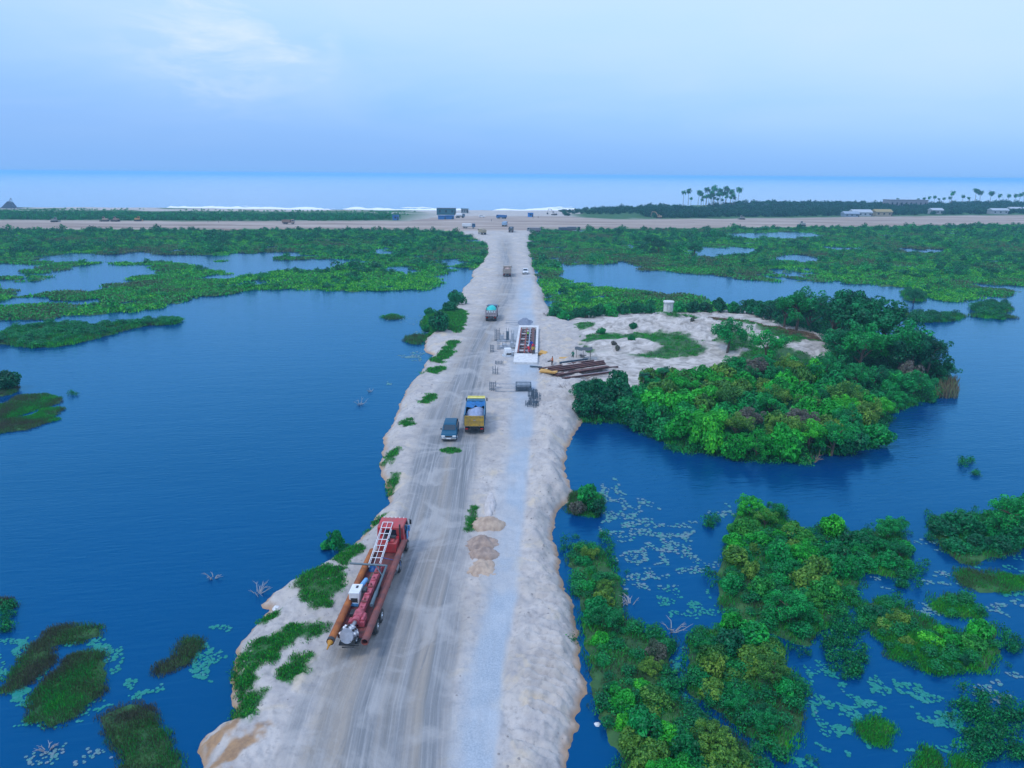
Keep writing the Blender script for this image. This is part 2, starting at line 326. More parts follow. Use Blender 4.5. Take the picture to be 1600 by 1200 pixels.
gravR = lane([(760, 1330), (774, 1200), (785, 1080), (795, 1000), (808, 900), (820, 800), (829, 700), (836, 640), (840, 600), (842, 560), (838, 520), (834, 490), (832, 460), (832, 440)])
GRASS = [PP(p, .9) for p in ([(467, 912), (500, 892), (537, 897), (530, 920), (512, 950), (490, 952), (472, 940)], [(525, 872), (560, 850), (562, 862), (540, 885)],
    [(365, 1037), (382, 1015), (425, 1000), (450, 985), (512, 980), (500, 995), (460, 1007), (430, 1020), (420, 1040), (395, 1035)], [(372, 1050), (400, 1047), (400, 1065), (382, 1077), (370, 1072)],
    [(367, 1095), (387, 1080), (407, 1085), (390, 1120), (382, 1132), (370, 1117)], [(440, 1062), (460, 1035), (480, 1035), (475, 1052), (455, 1070)],
    [(602, 754), (612, 738), (622, 740), (616, 758), (606, 764)], [(575, 820), (590, 805), (600, 803), (590, 815)], [(600, 718), (614, 708), (622, 706), (606, 722)], [(405, 970), (425, 962), (428, 966), (410, 975)],
    [(660, 630), (672, 620), (676, 622), (665, 633)], [(670, 582), (690, 576), (692, 581), (674, 586)], [(678, 566), (692, 560), (693, 565), (682, 569)], [(688, 560), (702, 552), (704, 556), (694, 561)], [(698, 545), (707, 537), (710, 540), (702, 547)], [(630, 666), (638, 660), (640, 665), (633, 669)], [(698, 706), (716, 704), (715, 710), (702, 710)], [(733, 830), (737, 805), (744, 797), (742, 815), (737, 832)],
    [(664, 518), (657, 502), (672, 496), (700, 484), (724, 488), (722, 505), (716, 520), (700, 512), (675, 519)])]
OCHRE = [PP(p, .7) for p in ([(325, 1205), (362, 1172), (410, 1147), (395, 1170), (362, 1200)], [(306, 1172), (325, 1152), (372, 1134), (360, 1148), (325, 1170)])]
IGRASS = [PP(p, 1.2) for p in ([(902, 527), (945, 524), (1009, 531), (1056, 534), (1084, 544), (1114, 555), (1046, 559), (999, 557), (962, 553), (915, 549), (887, 534)], [(872, 508), (922, 510), (924, 515), (877, 520)], [(1060, 600), (1160, 560), (1200, 560), (1330, 570), (1440, 580), (1480, 615), (1380, 650), (1370, 700), (1250, 722), (1115, 711), (1000, 670), (912, 662), (900, 640), (905, 612), (985, 612)], [(1310, 520), (1480, 580), (1300, 575), (1290, 560)])]
IGRASS += [PP(p, 1.4) for p in ([(1095, 500), (1160, 498), (1230, 520), (1280, 540), (1230, 545), (1150, 525)], [(1160, 560), (1210, 552), (1260, 560), (1290, 575), (1200, 575)], [(880, 520), (910, 520), (905, 530), (884, 532)], [(1010, 508), (1060, 506), (1090, 516), (1050, 520)], [(1110, 535), (1160, 540), (1190, 556), (1140, 556)])]
ISAND = [PP(p, 1.5) for p in ([(908, 535), (945, 531), (990, 533), (1036, 546), (1000, 552), (930, 548)],)]
SCRUB = [PP(p, 2.0) for p in ([(1080, 496), (1110, 490), (1160, 494), (1200, 505), (1270, 520), (1290, 535), (1230, 530), (1160, 518), (1110, 505)],)]

_pg = np.random.default_rng(404); POOLS = []
for (u0, u1, v0, v1, n, a, b) in [(0, 330, 398, 455, 26, 20, 2.6), (300, 600, 398, 440, 20, 20, 2.0), (0, 700, 372, 395, 16, 14, 1.1), (860, 1080, 380, 412, 14, 14, 1.5), (1090, 1290, 363, 378, 22, 22, 1.1), (1290, 1600, 365, 440, 24, 16, 1.4), (1000, 1300, 400, 432, 9, 12, 1.4), (862, 960, 425, 470, 7, 12, 3.0), (830, 850, 400, 460, 6, 5, 3.0), (1080, 1160, 455, 480, 6, 12, 2.0), (560, 720, 405, 458, 18, 13, 1.8)]:
    for _ in range(n):
        a, b = a * _pg.uniform(.7, 1.3), b * _pg.uniform(.7, 1.25)
        u, v = _pg.uniform(u0, u1), _pg.uniform(v0, v1); q = P(u, v); k = _pg.uniform(.4, 1.3); rx = abs(P(u + a * k, v)[0] - q[0]); ry = abs(P(u, v - b * k)[1] - P(u, v + b * k)[1]) / 2; POOLS.append((q[0], q[1], rx, max(ry, .8)))
def anymax(polys, X, Y):
    r = np.full(X.shape, -1e9)
    for p in polys: r = np.maximum(r, sdf(p, X, Y))
    return r
A0 = P(1043, 499, 3.2); A1 = P(1110, 520, 3.0)
def mound(X, Y, c, rx, ry, h, a=0.0):
    dx, dy = X - c[0], Y - c[1]; ca, sa = math.cos(a), math.sin(a)
    q = ((dx * ca + dy * sa) / rx) ** 2 + ((-dx * sa + dy * ca) / ry) ** 2
    return h * np.exp(-q)
ROWS_Y0 = 19.0
def land(X, Y):
    """height of the ground and the make-up of its surface at (X, Y)"""
    S = X.shape
    wob = (fbm(X * .55, Y * .55, 3) - .5) * 1.1 + (fbm(X * .12, Y * .12, 5) - .5) * np.clip((Y - 90) / 120, 0, 1) * 3
    dc = sdf(CAUSE, X, Y) + .3 + wob * .7 + (fbm(X * 1.4, Y * 1.4, 6, 3) - .5) * .55
    rl, rr, gl, gr = roadL(Y), roadR(Y), gravL(Y), gravR(Y)
    e = (fbm(X * .8, Y * .25, 21) - .5) * 1.3
    cw = np.clip(Y / 60, 1, 3)
    e2 = (fbm(X * 1.6, Y * .12, 22) - .5) * 2.4
    m_road = sstep(-1.2, 1.2, (X - rl + e + e2 * .6) / cw) * sstep(-.9, .9, (rr - X + e * .6 + e2 * .5) / cw)
    m_grav = sstep(-.9, .9, (X - gl + e * .8 + e2 * .35) / cw) * sstep(-.35, .35, (gr - X + e * .6) / cw) * sstep(260, 200, Y) * (.62 + .38 * sstep(.32, .55, fbm(X * .45, Y * .2, 24)))
    far = sstep(330, 395, Y)
    m_road = m_road * (1 - far)
    flat = np.maximum(m_road, m_grav)
    z = -.9 + 2.1 * sstep(-1.4, 2.6, dc) + .0 * X
    bump = (fbm(X * .9, Y * .9, 31) - .45) * .8 + (fbm(X * 3.1, Y * 3.1, 33) - .5) * .2
    side = sstep(.2, 2.0, dc) * (1 - flat) * (1 - far)
    right = (X > gr).astype(float) * sstep(0, .8, X - gr) * sstep(170, 130, Y)
    z = z + bump * side * (.7 + .5 * right)
    # heaped sand along the right edge, tipped in fans; tracked ridges nearer the camera
    heapY = np.abs(((Y * .33 + fbm(X * .3, Y * .3, 40) * 1.3) % 1) - .5) * 2
    z = z + right * side * sstep(56, 60, Y) * (.62 * heapY - .05) * sstep(0, 2.2, dc)
    ridge = np.sin((Y + .25 * X + fbm(X * .4, Y * .4, 44) * .9) * 2 * math.pi / .82)
    trk = right * side * sstep(58, 55, Y) * sstep(1.0, 1.7, X - gr) * sstep(.6, 1.4, dc) * (.35 + .65 * sstep(.35, .6, fbm(X * .3, Y * .22, 46)))
    z = z + .20 * np.sign(ridge) * np.abs(ridge) ** .7 * trk
    # wheel ruts run along the lane
    ac = X - .5 * (rl + rr)
    rut = (vn(ac * 2.3, Y * .025, 50) - .5) * .12 + (vn(ac * 5.5, Y * .05, 51) - .5) * .05
    z = z + rut * m_road * sstep(130, 60, Y)
    z = z + (fbm(X * 4, Y * 4, 52) - .5) * .03 * m_grav
    z = np.where(far > 0, z + far * ((fbm(X * .05, Y * .12, 55) - .5) * .8), z)
    # island
    di = sdf(ISLAND, X, Y) + wob
    zi = -.9 + 1.9 * sstep(-1.5, 3.5, di)
    pad = sstep(0, 6, di)
    dune = mound(X, Y, P(1040, 503, 2.8), 13, 8, 2.3) + mound(X, Y, P(1130, 520, 2.5), 16, 9, 2.8) + mound(X, Y, P(970, 505, 2), 12, 5, .8) + mound(X, Y, P(1200, 545, 2), 12, 9, 1.9) + mound(X, Y, P(975, 541, 1.4), 9, 4, 1.2)
    rill = (fbm(X * .55 + Y * .2, Y * .35, 60) - .5) * .9
    zi = zi + pad * (dune * (1 + rill * .9) + (fbm(X * .35, Y * .35, 62) - .5) * .5)
    # marsh
    nz = fbm(X * .055, Y * .055, 70, 5) - .5; nz2 = fbm(X * .2, Y * .2, 71, 4) - .5
    def marsh(poly, ponds, wet):
        d = sdf(poly, X, Y) + nz2 * 9 + (fbm(X * .6, Y * .6, 73, 3) - .5) * 5
        dp = anymax(ponds, X, Y)
        d = np.minimum(d, -dp - 3 + nz2 * 16 + nz * 8)
        band = sstep(wet, 1.0, 1 - np.abs(nz * 2)) 
        pool = np.zeros(X.shape); pn = (fbm(X * .3, Y * .3, 76, 3) - .5) * 2.4
        for (px, py, rx, ry) in POOLS:
            sel = (np.abs(X - px) < rx * 2) & (np.abs(Y - py) < ry * 2)
            if sel.any(): pool[sel] = np.maximum(pool[sel], sstep(1.1, .75, np.hypot((X[sel] - px) / rx, (Y[sel] - py) / ry) + pn[sel] * .55))
        return np.minimum(d, 2.6 - 8 * np.maximum(sstep(.15, .22, nz + nz2 * .5), pool))
    dl = marsh(MARSH_L, PONDS_L, .5); dr = marsh(MARSH_R, PONDS_R, .5)
    dm = np.maximum(dl, dr)
    zm = np.clip(-.5 + .75 * sstep(-2.5, 2.5, dm), -.9, .3) + .12 * nz2
    dis = np.full(S, -50.0); zs = np.full(S, -.9)
    for k, (poly, h) in ISLETS.items():
        c = poly.mean(0); rad = np.max(np.hypot(*(poly - c).T)) + 4
        sel = (np.abs(X - c[0]) < rad) & (np.abs(Y - c[1]) < rad)
        if not sel.any(): continue
        amp = np.clip(c[1] / 110, .6, 2.2)
        d = sdf(poly, X[sel], Y[sel]) + (wob[sel] * .9 + (fbm(X[sel] * 1.6, Y[sel] * 1.6, 80, 3) - .5) * 1.1) * amp
        dis[sel] = np.maximum(dis[sel], d); zs[sel] = np.maximum(zs[sel], -.5 + (.5 + h) * sstep(-.7, .5, d))
    zz = np.stack([z, zi, zm, zs]); top = np.argmax(zz, 0); Z = zz.max(0)
    m_isl = sstep(0, .3, zi - z) ; m_mar = ((top == 2) | (top == 3)).astype(float)
    # surface
    veg = m_mar.copy()
    g = anymax(GRASS, X, Y) + (fbm(X * 1.7, Y * 1.7, 90) - .5) * np.clip(Y / 45, 1.2, 3)
    veg = np.maximum(veg, sstep(-.55, .1, g))
    gi = anymax(IGRASS, X, Y) + (fbm(X * .5, Y * .5, 91) - .5) * 4
    gs = anymax(ISAND, X, Y)
    veg = np.maximum(veg, (top == 1) * sstep(-.8, .8, gi) * (1 - sstep(-.5, .5, gs)))
    scr = sstep(-1.5, 1.5, anymax(SCRUB, X, Y) + (fbm(X * .4, Y * .4, 92) - .5) * 6) * (top == 1)
    och = np.maximum(scr, sstep(-.3, .5, anymax(OCHRE, X, Y) + .3 + (fbm(X * 1.4, Y * 1.4, 93) - .5) * 2.2))
    shore = np.where(top == 0, dc, np.where(top == 1, di, 9.0))
    # coast strip: the cross road (sand) and the green strips behind it
    edgeN, edgeS = crossN(X), crossS(X)
    m_cross = far * sstep(-4, 6, Y - edgeS) * sstep(6, -4, Y - edgeN)
    strip = far * sstep(-8, 8, Y - edgeN + (fbm(X * .05, Y * .05, 94) - .5) * 14)
    beachx = sstep(P(640, 345)[0] - 20, P(690, 345)[0], X) * sstep(P(905, 345)[0] + 10, P(880, 345)[0], X)
    greenc = strip * (1 - beachx) * sstep(.30, .5, fbm(X * .02, Y * .04, 95) + .25 - .5 * sstep(570, 640, Y) * (X < 60))
    veg = np.maximum(veg, greenc)
    return Z, dict(m_road=m_road * (top == 0), m_grav=m_grav * (top == 0), m_veg=veg, m_och=och, m_cross=m_cross * (top == 0), m_shore=shore, m_isl=(top == 1).astype(float), trk=np.stack([ac, Y, X], -1), top=top, dm=np.maximum(dm, dis), m_right=right, far=far)
_cs = np.array(sorted([tuple(P(u, v, 1.2)[:2]) for u, v in [(-500, 362), (0, 361), (400, 360), (690, 361), (840, 360), (1000, 359), (1300, 356), (1600, 352), (2200, 346)]])); crossS = lambda X: np.interp(X, _cs[:, 0], _cs[:, 1])
_cn = np.array(sorted([tuple(P(u, v, 1.2)[:2]) for u, v in [(-500, 343), (0, 344), (400, 345.5), (640, 345), (690, 338), (880, 338), (960, 343), (1100, 342), (1400, 338), (1600, 336), (2200, 333)]])); crossN = lambda X: np.interp(X, _cn[:, 0], _cn[:, 1])
def ground_z(x, y):
    return float(land(np.array([float(x)]), np.array([float(y)]))[0][0])
def ground_zs(x, y): return land(np.asarray(x, float), np.asarray(y, float))

# ------------------------------------------------------------------ ground material
def ground_material():
    m = bpy.data.materials.new('ground_surface'); m.use_nodes = True; nt = m.node_tree; N = nt.nodes; L = nt.links
    b = N['Principled BSDF']; b.inputs['Roughness'].default_value = .92; b.inputs['Specular IOR Level'].default_value = .15
    def att(n, vec=False):
        a = N.new('ShaderNodeAttribute'); a.attribute_name = n; return a.outputs['Vector' if vec else 'Fac']
    geo = N.new('ShaderNodeNewGeometry'); pos = geo.outputs['Position']
    def noise(vec, scale, detail=5, rough=.55, dist=0):
        n = N.new('ShaderNodeTexNoise'); n.inputs['Scale'].default_value = scale; n.inputs['Detail'].default_value = detail
        n.inputs['Roughness'].default_value = rough; n.inputs['Distortion'].default_value = dist; L.new(vec, n.inputs['Vector']); return n.outputs['Fac']
    def scl(vec, s):
        v = N.new('ShaderNodeVectorMath'); v.operation = 'MULTIPLY'; L.new(vec, v.inputs[0]); v.inputs[1].default_value = s; return v.outputs[0]
    def mr(x, a, b_, c=0, d=1):
        n = N.new('ShaderNodeMapRange'); n.inputs[1].default_value = a; n.inputs[2].default_value = b_; n.inputs[3].default_value = c; n.inputs[4].default_value = d; L.new(x, n.inputs[0]); return n.outputs[0]
    def mix(f, a, b_):
        n = N.new('ShaderNodeMix'); n.data_type = 'RGBA'
        for sk, x in ((n.inputs[0], f), (n.inputs[6], a), (n.inputs[7], b_)):
            if isinstance(x, tuple): sk.default_value = (*x, 1)
            elif isinstance(x, float): sk.default_value = x
            else: L.new(x, sk)
        return n.outputs[2]
    def mul(a, b_):
        n = N.new('ShaderNodeMath'); n.operation = 'MULTIPLY'
        for i, x in enumerate((a, b_)):
            if isinstance(x, float): n.inputs[i].default_value = x
            else: L.new(x, n.inputs[i])
        return n.outputs[0]
    broad = noise(pos, .18, 5); fine = noise(pos, 2.2, 6, .65); grit = noise(pos, 9, 4, .7); mid = noise(pos, .6, 5, .6, .6)
    # loose sand: white to cream, with greyer damp patches and darker grit
    sand = mix(mr(broad, .35, .65), (.45, .41, .37), (.53, .495, .465))
    sand = mix(mr(mid, .42, .7), sand, (.36, .34, .335))
    sand = mix(mul(mr(fine, .52, .72), .6), sand, (.24, .225, .22))
    sand = mix(mul(mr(noise(pos, .32, 4, .5, 1), .56, .68), .55), sand, (.60, .50, .36))
    # packed earth of the haul road: streaks along the lane
    t = att('trk', True)
    st1 = noise(scl(t, (1.7, .035, 0)), 1.0, 6, .62); st2 = noise(scl(t, (6.0, .06, 0)), 1.0, 5, .6); st3 = noise(scl(t, (.45, .02, 0)), 1.0, 3, .5)
    road = mix(mr(st1, .32, .68), (.15, .165, .175), (.315, .315, .32))
    road = mix(mul(mr(st2, .5, .72), .55), road, (.47, .47, .47))
    road = mix(mul(mr(st3, .46, .62), .75), road, (.34, .30, .255))
    road = mix(mul(mr(fine, .5, .8), .35), road, (.18, .185, .20))
    sk = N.new('ShaderNodeVectorRotate'); sk.rotation_type = 'Z_AXIS'; sk.inputs['Angle'].default_value = .10; L.new(pos, sk.inputs['Vector']); st4 = noise(scl(sk.outputs[0], (2.6, .05, 0)), 1.0, 5, .6)
    road = mix(mul(mul(mr(st4, .54, .62), mr(noise(pos, .09, 3), .45, .6)), .55), road, (.17, .18, .195))
    road = mix(mul(mr(noise(pos, .22, 5, .6, .8), .5, .64), .6), road, (.43, .42, .41))
    # crushed stone: blue-grey
    grav = mix(mr(grit, .35, .66), (.27, .325, .38), (.42, .475, .53))
    grav = mix(mul(mr(noise(pos, .35, 4), .45, .62), .45), grav, (.48, .515, .55))
    grav = mix(mul(mr(noise(scl(t, (1.5, .15, 0)), 1, 5), .55, .7), .5), grav, (.31, .35, .39))
    # cross road: layered streaks along the coast
    cst = noise(scl(t, (0, .10, .006)), 1.0, 5, .6); cst2 = noise(scl(t, (0, .35, .015)), 1.0, 4, .6)
    cross = mix(mr(cst, .36, .62), (.22, .16, .125), (.45, .37, .315)); cross = mix(mul(mr(cst2, .5, .7), .5), cross, (.54, .47, .42))
    soil = mix(mr(mid, .35, .65), (.03, .08, .04), (.06, .16, .05)); soil = mix(mul(mr(broad, .5, .7), .6), soil, (.02, .13, .045))
    och = mix(mr(fine, .35, .7), (.40, .24, .12), (.24, .15, .09))
    isand = mix(mr(noise(scl(pos, (.5, .5, 1.0)), .9, 6, .65, 1.0), .40, .62), (.58, .54, .50), (.26, .24, .215))
    c = mix(mul(att('m_isl'), .85), sand, isand)
    c = mix(att('m_cross'), c, cross); c = mix(att('m_road'), c, road); c = mix(att('m_grav'), c, grav)
    c = mix(mul(att('m_och'), .92), c, och)
    c = mix(att('m_veg'), c, soil)
    sh = att('m_shore')
    wet = mr(sh, 1.0, .45, 0, 1); c = mix(mul(wet, .85), c, (.38, .225, .12))
    L.new(c, b.inputs['Base Color'])
    ra = mr(wet, 0, 1, .92, .45); L.new(ra, b.inputs['Roughness'])
    bp = N.new('ShaderNodeBump'); bp.inputs['Strength'].default_value = .55; bp.inputs['Distance'].default_value = .12
    hs = N.new('ShaderNodeMath'); hs.operation = 'MULTIPLY_ADD'; L.new(grit, hs.inputs[0]); hs.inputs[1].default_value = .5; L.new(fine, hs.inputs[2])
    L.new(hs.outputs[0], bp.inputs['Height']); L.new(bp.outputs[0], b.inputs['Normal'])
    return m
GROUND = ground_material()

def build_ground():
    ys = [ROWS_Y0]
    while ys[-1] < 1300: ys.append(ys[-1] + max(.13, .14 * (ys[-1] / 40) ** 1.5))
    ys = np.array(ys); ts = np.linspace(-1.12, 1.12, 860)
    T, Yg = np.meshgrid(ts, ys); X = T * Yg
    nr, nc = X.shape
    Z, A = land(X.ravel(), Yg.ravel()); Zg = Z.reshape(nr, nc)
    idx = np.arange(nr * nc).reshape(nr, nc)
    q = np.stack([idx[:-1, :-1], idx[:-1, 1:], idx[1:, 1:], idx[1:, :-1]], -1).reshape(-1, 4)
    zmax = Z[q].max(1); keep = zmax > -.35
    q = q[keep]
    mroad = A['m_road'][q].mean(1); mgrav = A['m_grav'][q].mean(1); mcross = A['m_cross'][q].mean(1); topf = A['top'][q].max(1)
    cls = np.full(len(q), 1)                        # 1 embankment sand
    cls[(topf >= 2)] = 4; cls[(topf == 1)] = 3
    cls[A['far'][q].mean(1) > .5] = 6
    cls[mcross > .5] = 5; cls[mroad > .5] = 2; cls[mgrav > .5] = 7
    names = {1: 'embankment', 2: 'haul_road', 3: 'island_ground', 4: 'marsh_ground', 5: 'coast_road', 6: 'beach', 7: 'gravel_strip'}
    V = np.stack([X.ravel(), Yg.ravel(), Z], -1)
    for k, nm in names.items():
        qq = q[cls == k]
        if not len(qq): continue
        used, inv = np.unique(qq, return_inverse=True)
        at = {n: A[n][used] for n in ('m_road', 'm_grav', 'm_veg', 'm_och', 'm_cross', 'm_shore', 'm_isl', 'trk')}
        tag(np_obj(nm, V[used], inv.reshape(-1, 4), GROUND, at), kind='structure')
build_ground()

# ------------------------------------------------------------------ water
def water_material(name, base, rough, waves, tint, ior):
    m = bpy.data.materials.new(name); m.use_nodes = True; nt = m.node_tree; N = nt.nodes; L = nt.links; N.clear()
    out = N.new('ShaderNodeOutputMaterial'); df = N.new('ShaderNodeBsdfDiffuse'); gl = N.new('ShaderNodeBsdfGlossy'); fr = N.new('ShaderNodeFresnel'); ms = N.new('ShaderNodeMixShader')
    gl.inputs['Roughness'].default_value = rough; gl.inputs['Color'].default_value = (*tint, 1); fr.inputs['IOR'].default_value = ior
    geo = N.new('ShaderNodeNewGeometry')
    n0 = N.new('ShaderNodeTexNoise'); n0.inputs['Scale'].default_value = .02; n0.inputs['Detail'].default_value = 3; L.new(geo.outputs['Position'], n0.inputs['Vector'])
    mx = N.new('ShaderNodeMix'); mx.data_type = 'RGBA'; L.new(n0.outputs['Fac'], mx.inputs[0])
    mx.inputs[6].default_value = (*[c * .8 for c in base], 1); mx.inputs[7].default_value = (*[c * 1.2 for c in base], 1); L.new(mx.outputs[2], df.inputs['Color'])
    nrm = None; rt = N.new('ShaderNodeVectorRotate'); rt.rotation_type = 'Z_AXIS'; rt.inputs['Angle'].default_value = R(-9); L.new(geo.outputs['Position'], rt.inputs['Vector'])
    for sx, sy, dist, st in waves:
        v = N.new('ShaderNodeVectorMath'); v.operation = 'MULTIPLY'; L.new(rt.outputs[0], v.inputs[0]); v.inputs[1].default_value = (sx, sy, 1)
        n = N.new('ShaderNodeTexNoise'); n.inputs['Scale'].default_value = 1; n.inputs['Detail'].default_value = 4; n.inputs['Roughness'].default_value = .55; n.inputs['Distortion'].default_value = .4
        L.new(v.outputs[0], n.inputs['Vector'])
        bp = N.new('ShaderNodeBump'); bp.inputs['Strength'].default_value = st; bp.inputs['Distance'].default_value = dist
        L.new(n.outputs['Fac'], bp.inputs['Height'])
        if nrm is not None: L.new(nrm, bp.inputs['Normal'])
        nrm = bp.outputs[0]
    tm = N.new('ShaderNodeMix'); tm.data_type = 'RGBA'; L.new(fr.outputs[0], tm.inputs[0]); tm.inputs[6].default_value = (*tint, 1); tm.inputs[7].default_value = (1.0, 1.0, 1.0, 1); L.new(tm.outputs[2], gl.inputs['Color'])
    L.new(nrm, gl.inputs['Normal']); L.new(nrm, fr.inputs['Normal'])
    L.new(fr.outputs[0], ms.inputs[0]); L.new(df.outputs[0], ms.inputs[1]); L.new(gl.outputs[0], ms.inputs[2]); L.new(ms.outputs[0], out.inputs['Surface'])
    return m
WATER = water_material('lagoon_water', (.0, .042, .150), .10, [(.55, 2.4, .10, .46), (.14, .6, .16, .32), (.02, .06, .3, .4)], (.0, .68, 1.0), 1.53)
SEA = water_material('sea_water', (.05, .18, .38), .2, [(.05, .15, .5, .4)], (.72, .86, 1.0), 1.4)
YS = 560.0
tag(np_obj('water', [(-2500, -300, 0), (2500, -300, 0), (2500, YS, 0), (-2500, YS, 0)], [(0, 1, 2, 3)], WATER, smooth=False), kind='structure')
tag(np_obj('sea', [(-60000, YS, -.004), (60000, YS, -.004), (60000, 60000, -.004), (-60000, 60000, -.004)], [(0, 1, 2, 3)], SEA, smooth=False), kind='structure')
# breakers along the beach
def surf():
    V = []; Fq = []; q = PP(COAST); foam = mat('sea_foam', (.85, .88, .9), .8, var=.03)
    xs = np.arange(P(235, 328)[0], P(905, 329)[0], 2.0); base = np.interp(xs, q[:, 0], q[:, 1])
    for band, (off, wd, thr, hh) in enumerate([(2, 26, .16, 1.6), (34, 14, .46, 1.2), (64, 10, .58, .7)]):
        n1 = fbm(xs * .03, xs * 0 + band * 7, 120 + band, 4); n2 = fbm(xs * .12, xs * 0 + 3, 130 + band, 3)
        wdt = wd * np.clip((n1 - thr) * 4, 0, 1) * (.6 + .8 * n2); y0 = base + off + (n1 - .5) * 18
        h = hh * np.clip((n1 - thr) * 5, 0, 1) * (.5 + n2)
        o = len(V)
        for i in range(len(xs)):
            V += [(xs[i], y0[i], .03), (xs[i], y0[i] + wdt[i] * .5, .05 + h[i]), (xs[i], y0[i] + wdt[i], .02)]
        for i in range(len(xs) - 1):
            if wdt[i] < .3 and wdt[i + 1] < .3: continue
            a = o + i * 3; Fq += [(a, a + 3, a + 4, a + 1), (a + 1, a + 4, a + 5, a + 2)]
    tag(np_obj('surf', V, Fq, foam), 'white breaking surf along the beach', 'surf', kind='stuff')
surf()

# ------------------------------------------------------------------ plants
def leaf_cloud(centers, radii, n, size, seed, flat=.0, up=.25):
    """leaf blades set over a set of lobes, facing outward; returns arrays of quads"""
    g = np.random.default_rng(seed); centers = np.asarray(centers, float); radii = np.asarray(radii, float)
    w_ = radii ** 2; k = g.choice(len(centers), n, p=w_ / w_.sum())
    d = g.normal(size=(n, 3)); d[:, 2] = d[:, 2] * (1 - flat) + up; d /= np.linalg.norm(d, axis=1)[:, None]
    pos = centers[k] + d * (radii[k] * g.uniform(.72, 1.06, n) ** .6)[:, None]
    nrm = d + g.normal(size=(n, 3)) * .55; nrm /= np.linalg.norm(nrm, axis=1)[:, None]
    t = np.cross(nrm, g.normal(size=(n, 3))); t /= np.linalg.norm(t, axis=1)[:, None]; b = np.cross(nrm, t)
    s = (size * g.uniform(.6, 1.35, n))[:, None]
    V = np.stack([pos - t * s, pos - b * s * .55 + nrm * s * .15, pos + t * s, pos + b * s * .55 + nrm * s * .15], 1).reshape(-1, 3)
    Fq = np.arange(4 * n).reshape(n, 4)
    lobe = g.random(len(centers))[k]
    leaf = np.repeat(np.clip(.55 * lobe + .45 * g.random(n), 0, 1), 4)
    return V, Fq, leaf
def lobes(rx, rz, n, seed, r=(.28, .5), base=.35):
    """lobe centres through a rounded crown"""
    g = np.random.default_rng(seed); C = []; Rr = []
    for i in range(n):
        a = g.uniform(0, 2 * math.pi); q = g.uniform(0, 1) ** .55; zz = g.uniform(0, 1)
        prof = math.sqrt(max(.05, 1 - (zz * 1.05 - .25) ** 2)); wob = 1 + .28 * math.sin(2 * a + seed) + .2 * math.sin(5 * a + seed * 2)
        C.append((rx * .78 * q * prof * wob * math.cos(a), rx * .78 * q * prof * wob * math.sin(a), base + (rz - base) * .88 * zz * (1 - .35 * q * q))); Rr.append(rx * g.uniform(*r))
    return C, Rr
def stems(mb, h, n, spread, r, seed, z0=-.4):
    g = random.Random(seed)
    for i in range(n):
        a = g.uniform(0, 6.28); l = g.uniform(.4, 1) * spread
        p1 = (l * .35 * math.cos(a), l * .35 * math.sin(a), h * .45); p2 = (l * math.cos(a), l * math.sin(a), h * g.uniform(.7, 1))
        mb.tube([(g.uniform(-.1, .1), g.uniform(-.1, .1), z0), p1, p2], [r, r * .7, r * .25], 5)
    return mb
BARK = mat('bark', (.13, .10, .075), .9, scale=6)
PALEBARK = mat('pale_bark', (.32, .29, .25), .9, scale=6)
GREENS = {   # leaf colours of each kind
    'bright': foliage_mat('leaves_bright', [(0.006, 0.208, 0.02875), (0.012, 0.351, 0.0345), (0.04, 0.468, 0.0345), (0.13, 0.572, 0.023)]),
    'mid': foliage_mat('leaves_mid', [(0.002, 0.13, 0.04025), (0.004, 0.221, 0.0575), (0.008, 0.338, 0.069), (0.03, 0.442, 0.046)]),
    'dark': foliage_mat('leaves_dark', [(0.001, 0.078, 0.0368), (0.002, 0.13, 0.05175), (0.004, 0.195, 0.06325), (0.008, 0.26, 0.06325)]),
    'rusty': foliage_mat('leaves_rusty', [(0.003, 0.169, 0.0345), (0.02, 0.286, 0.04025), (0.07, 0.312, 0.0345), (0.26, 0.286, 0.069)]),
    'olive': foliage_mat('leaves_olive', [(.012, .14, .03), (.05, .22, .035), (.13, .30, .035), (.24, .34, .05)]),
    'dry': foliage_mat('leaves_dry', [(.03, .13, .05), (.10, .14, .09), (.17, .14, .13), (.10, .22, .07)]),
}
PROTO = {}
def bush_proto(kind, seed):
    key = (kind, seed)
    if key in PROTO: return PROTO[key]
    C, Rr = lobes(1.0, 1.35, 30, 100 + seed, (.2, .44)); V, Fq, lf = leaf_cloud(C, Rr, 2900, .10, 200 + seed)
    # a few loose twigs stick out
    g = np.random.default_rng(seed)
    me = np_mesh('foliage', V, Fq, GREENS[kind], {'leaf': lf}, smooth=False)
    st = stems(MB(), 1.1, 6, .7, .05, seed).mesh('stem', BARK)
    PROTO[key] = (me, st); return PROTO[key]
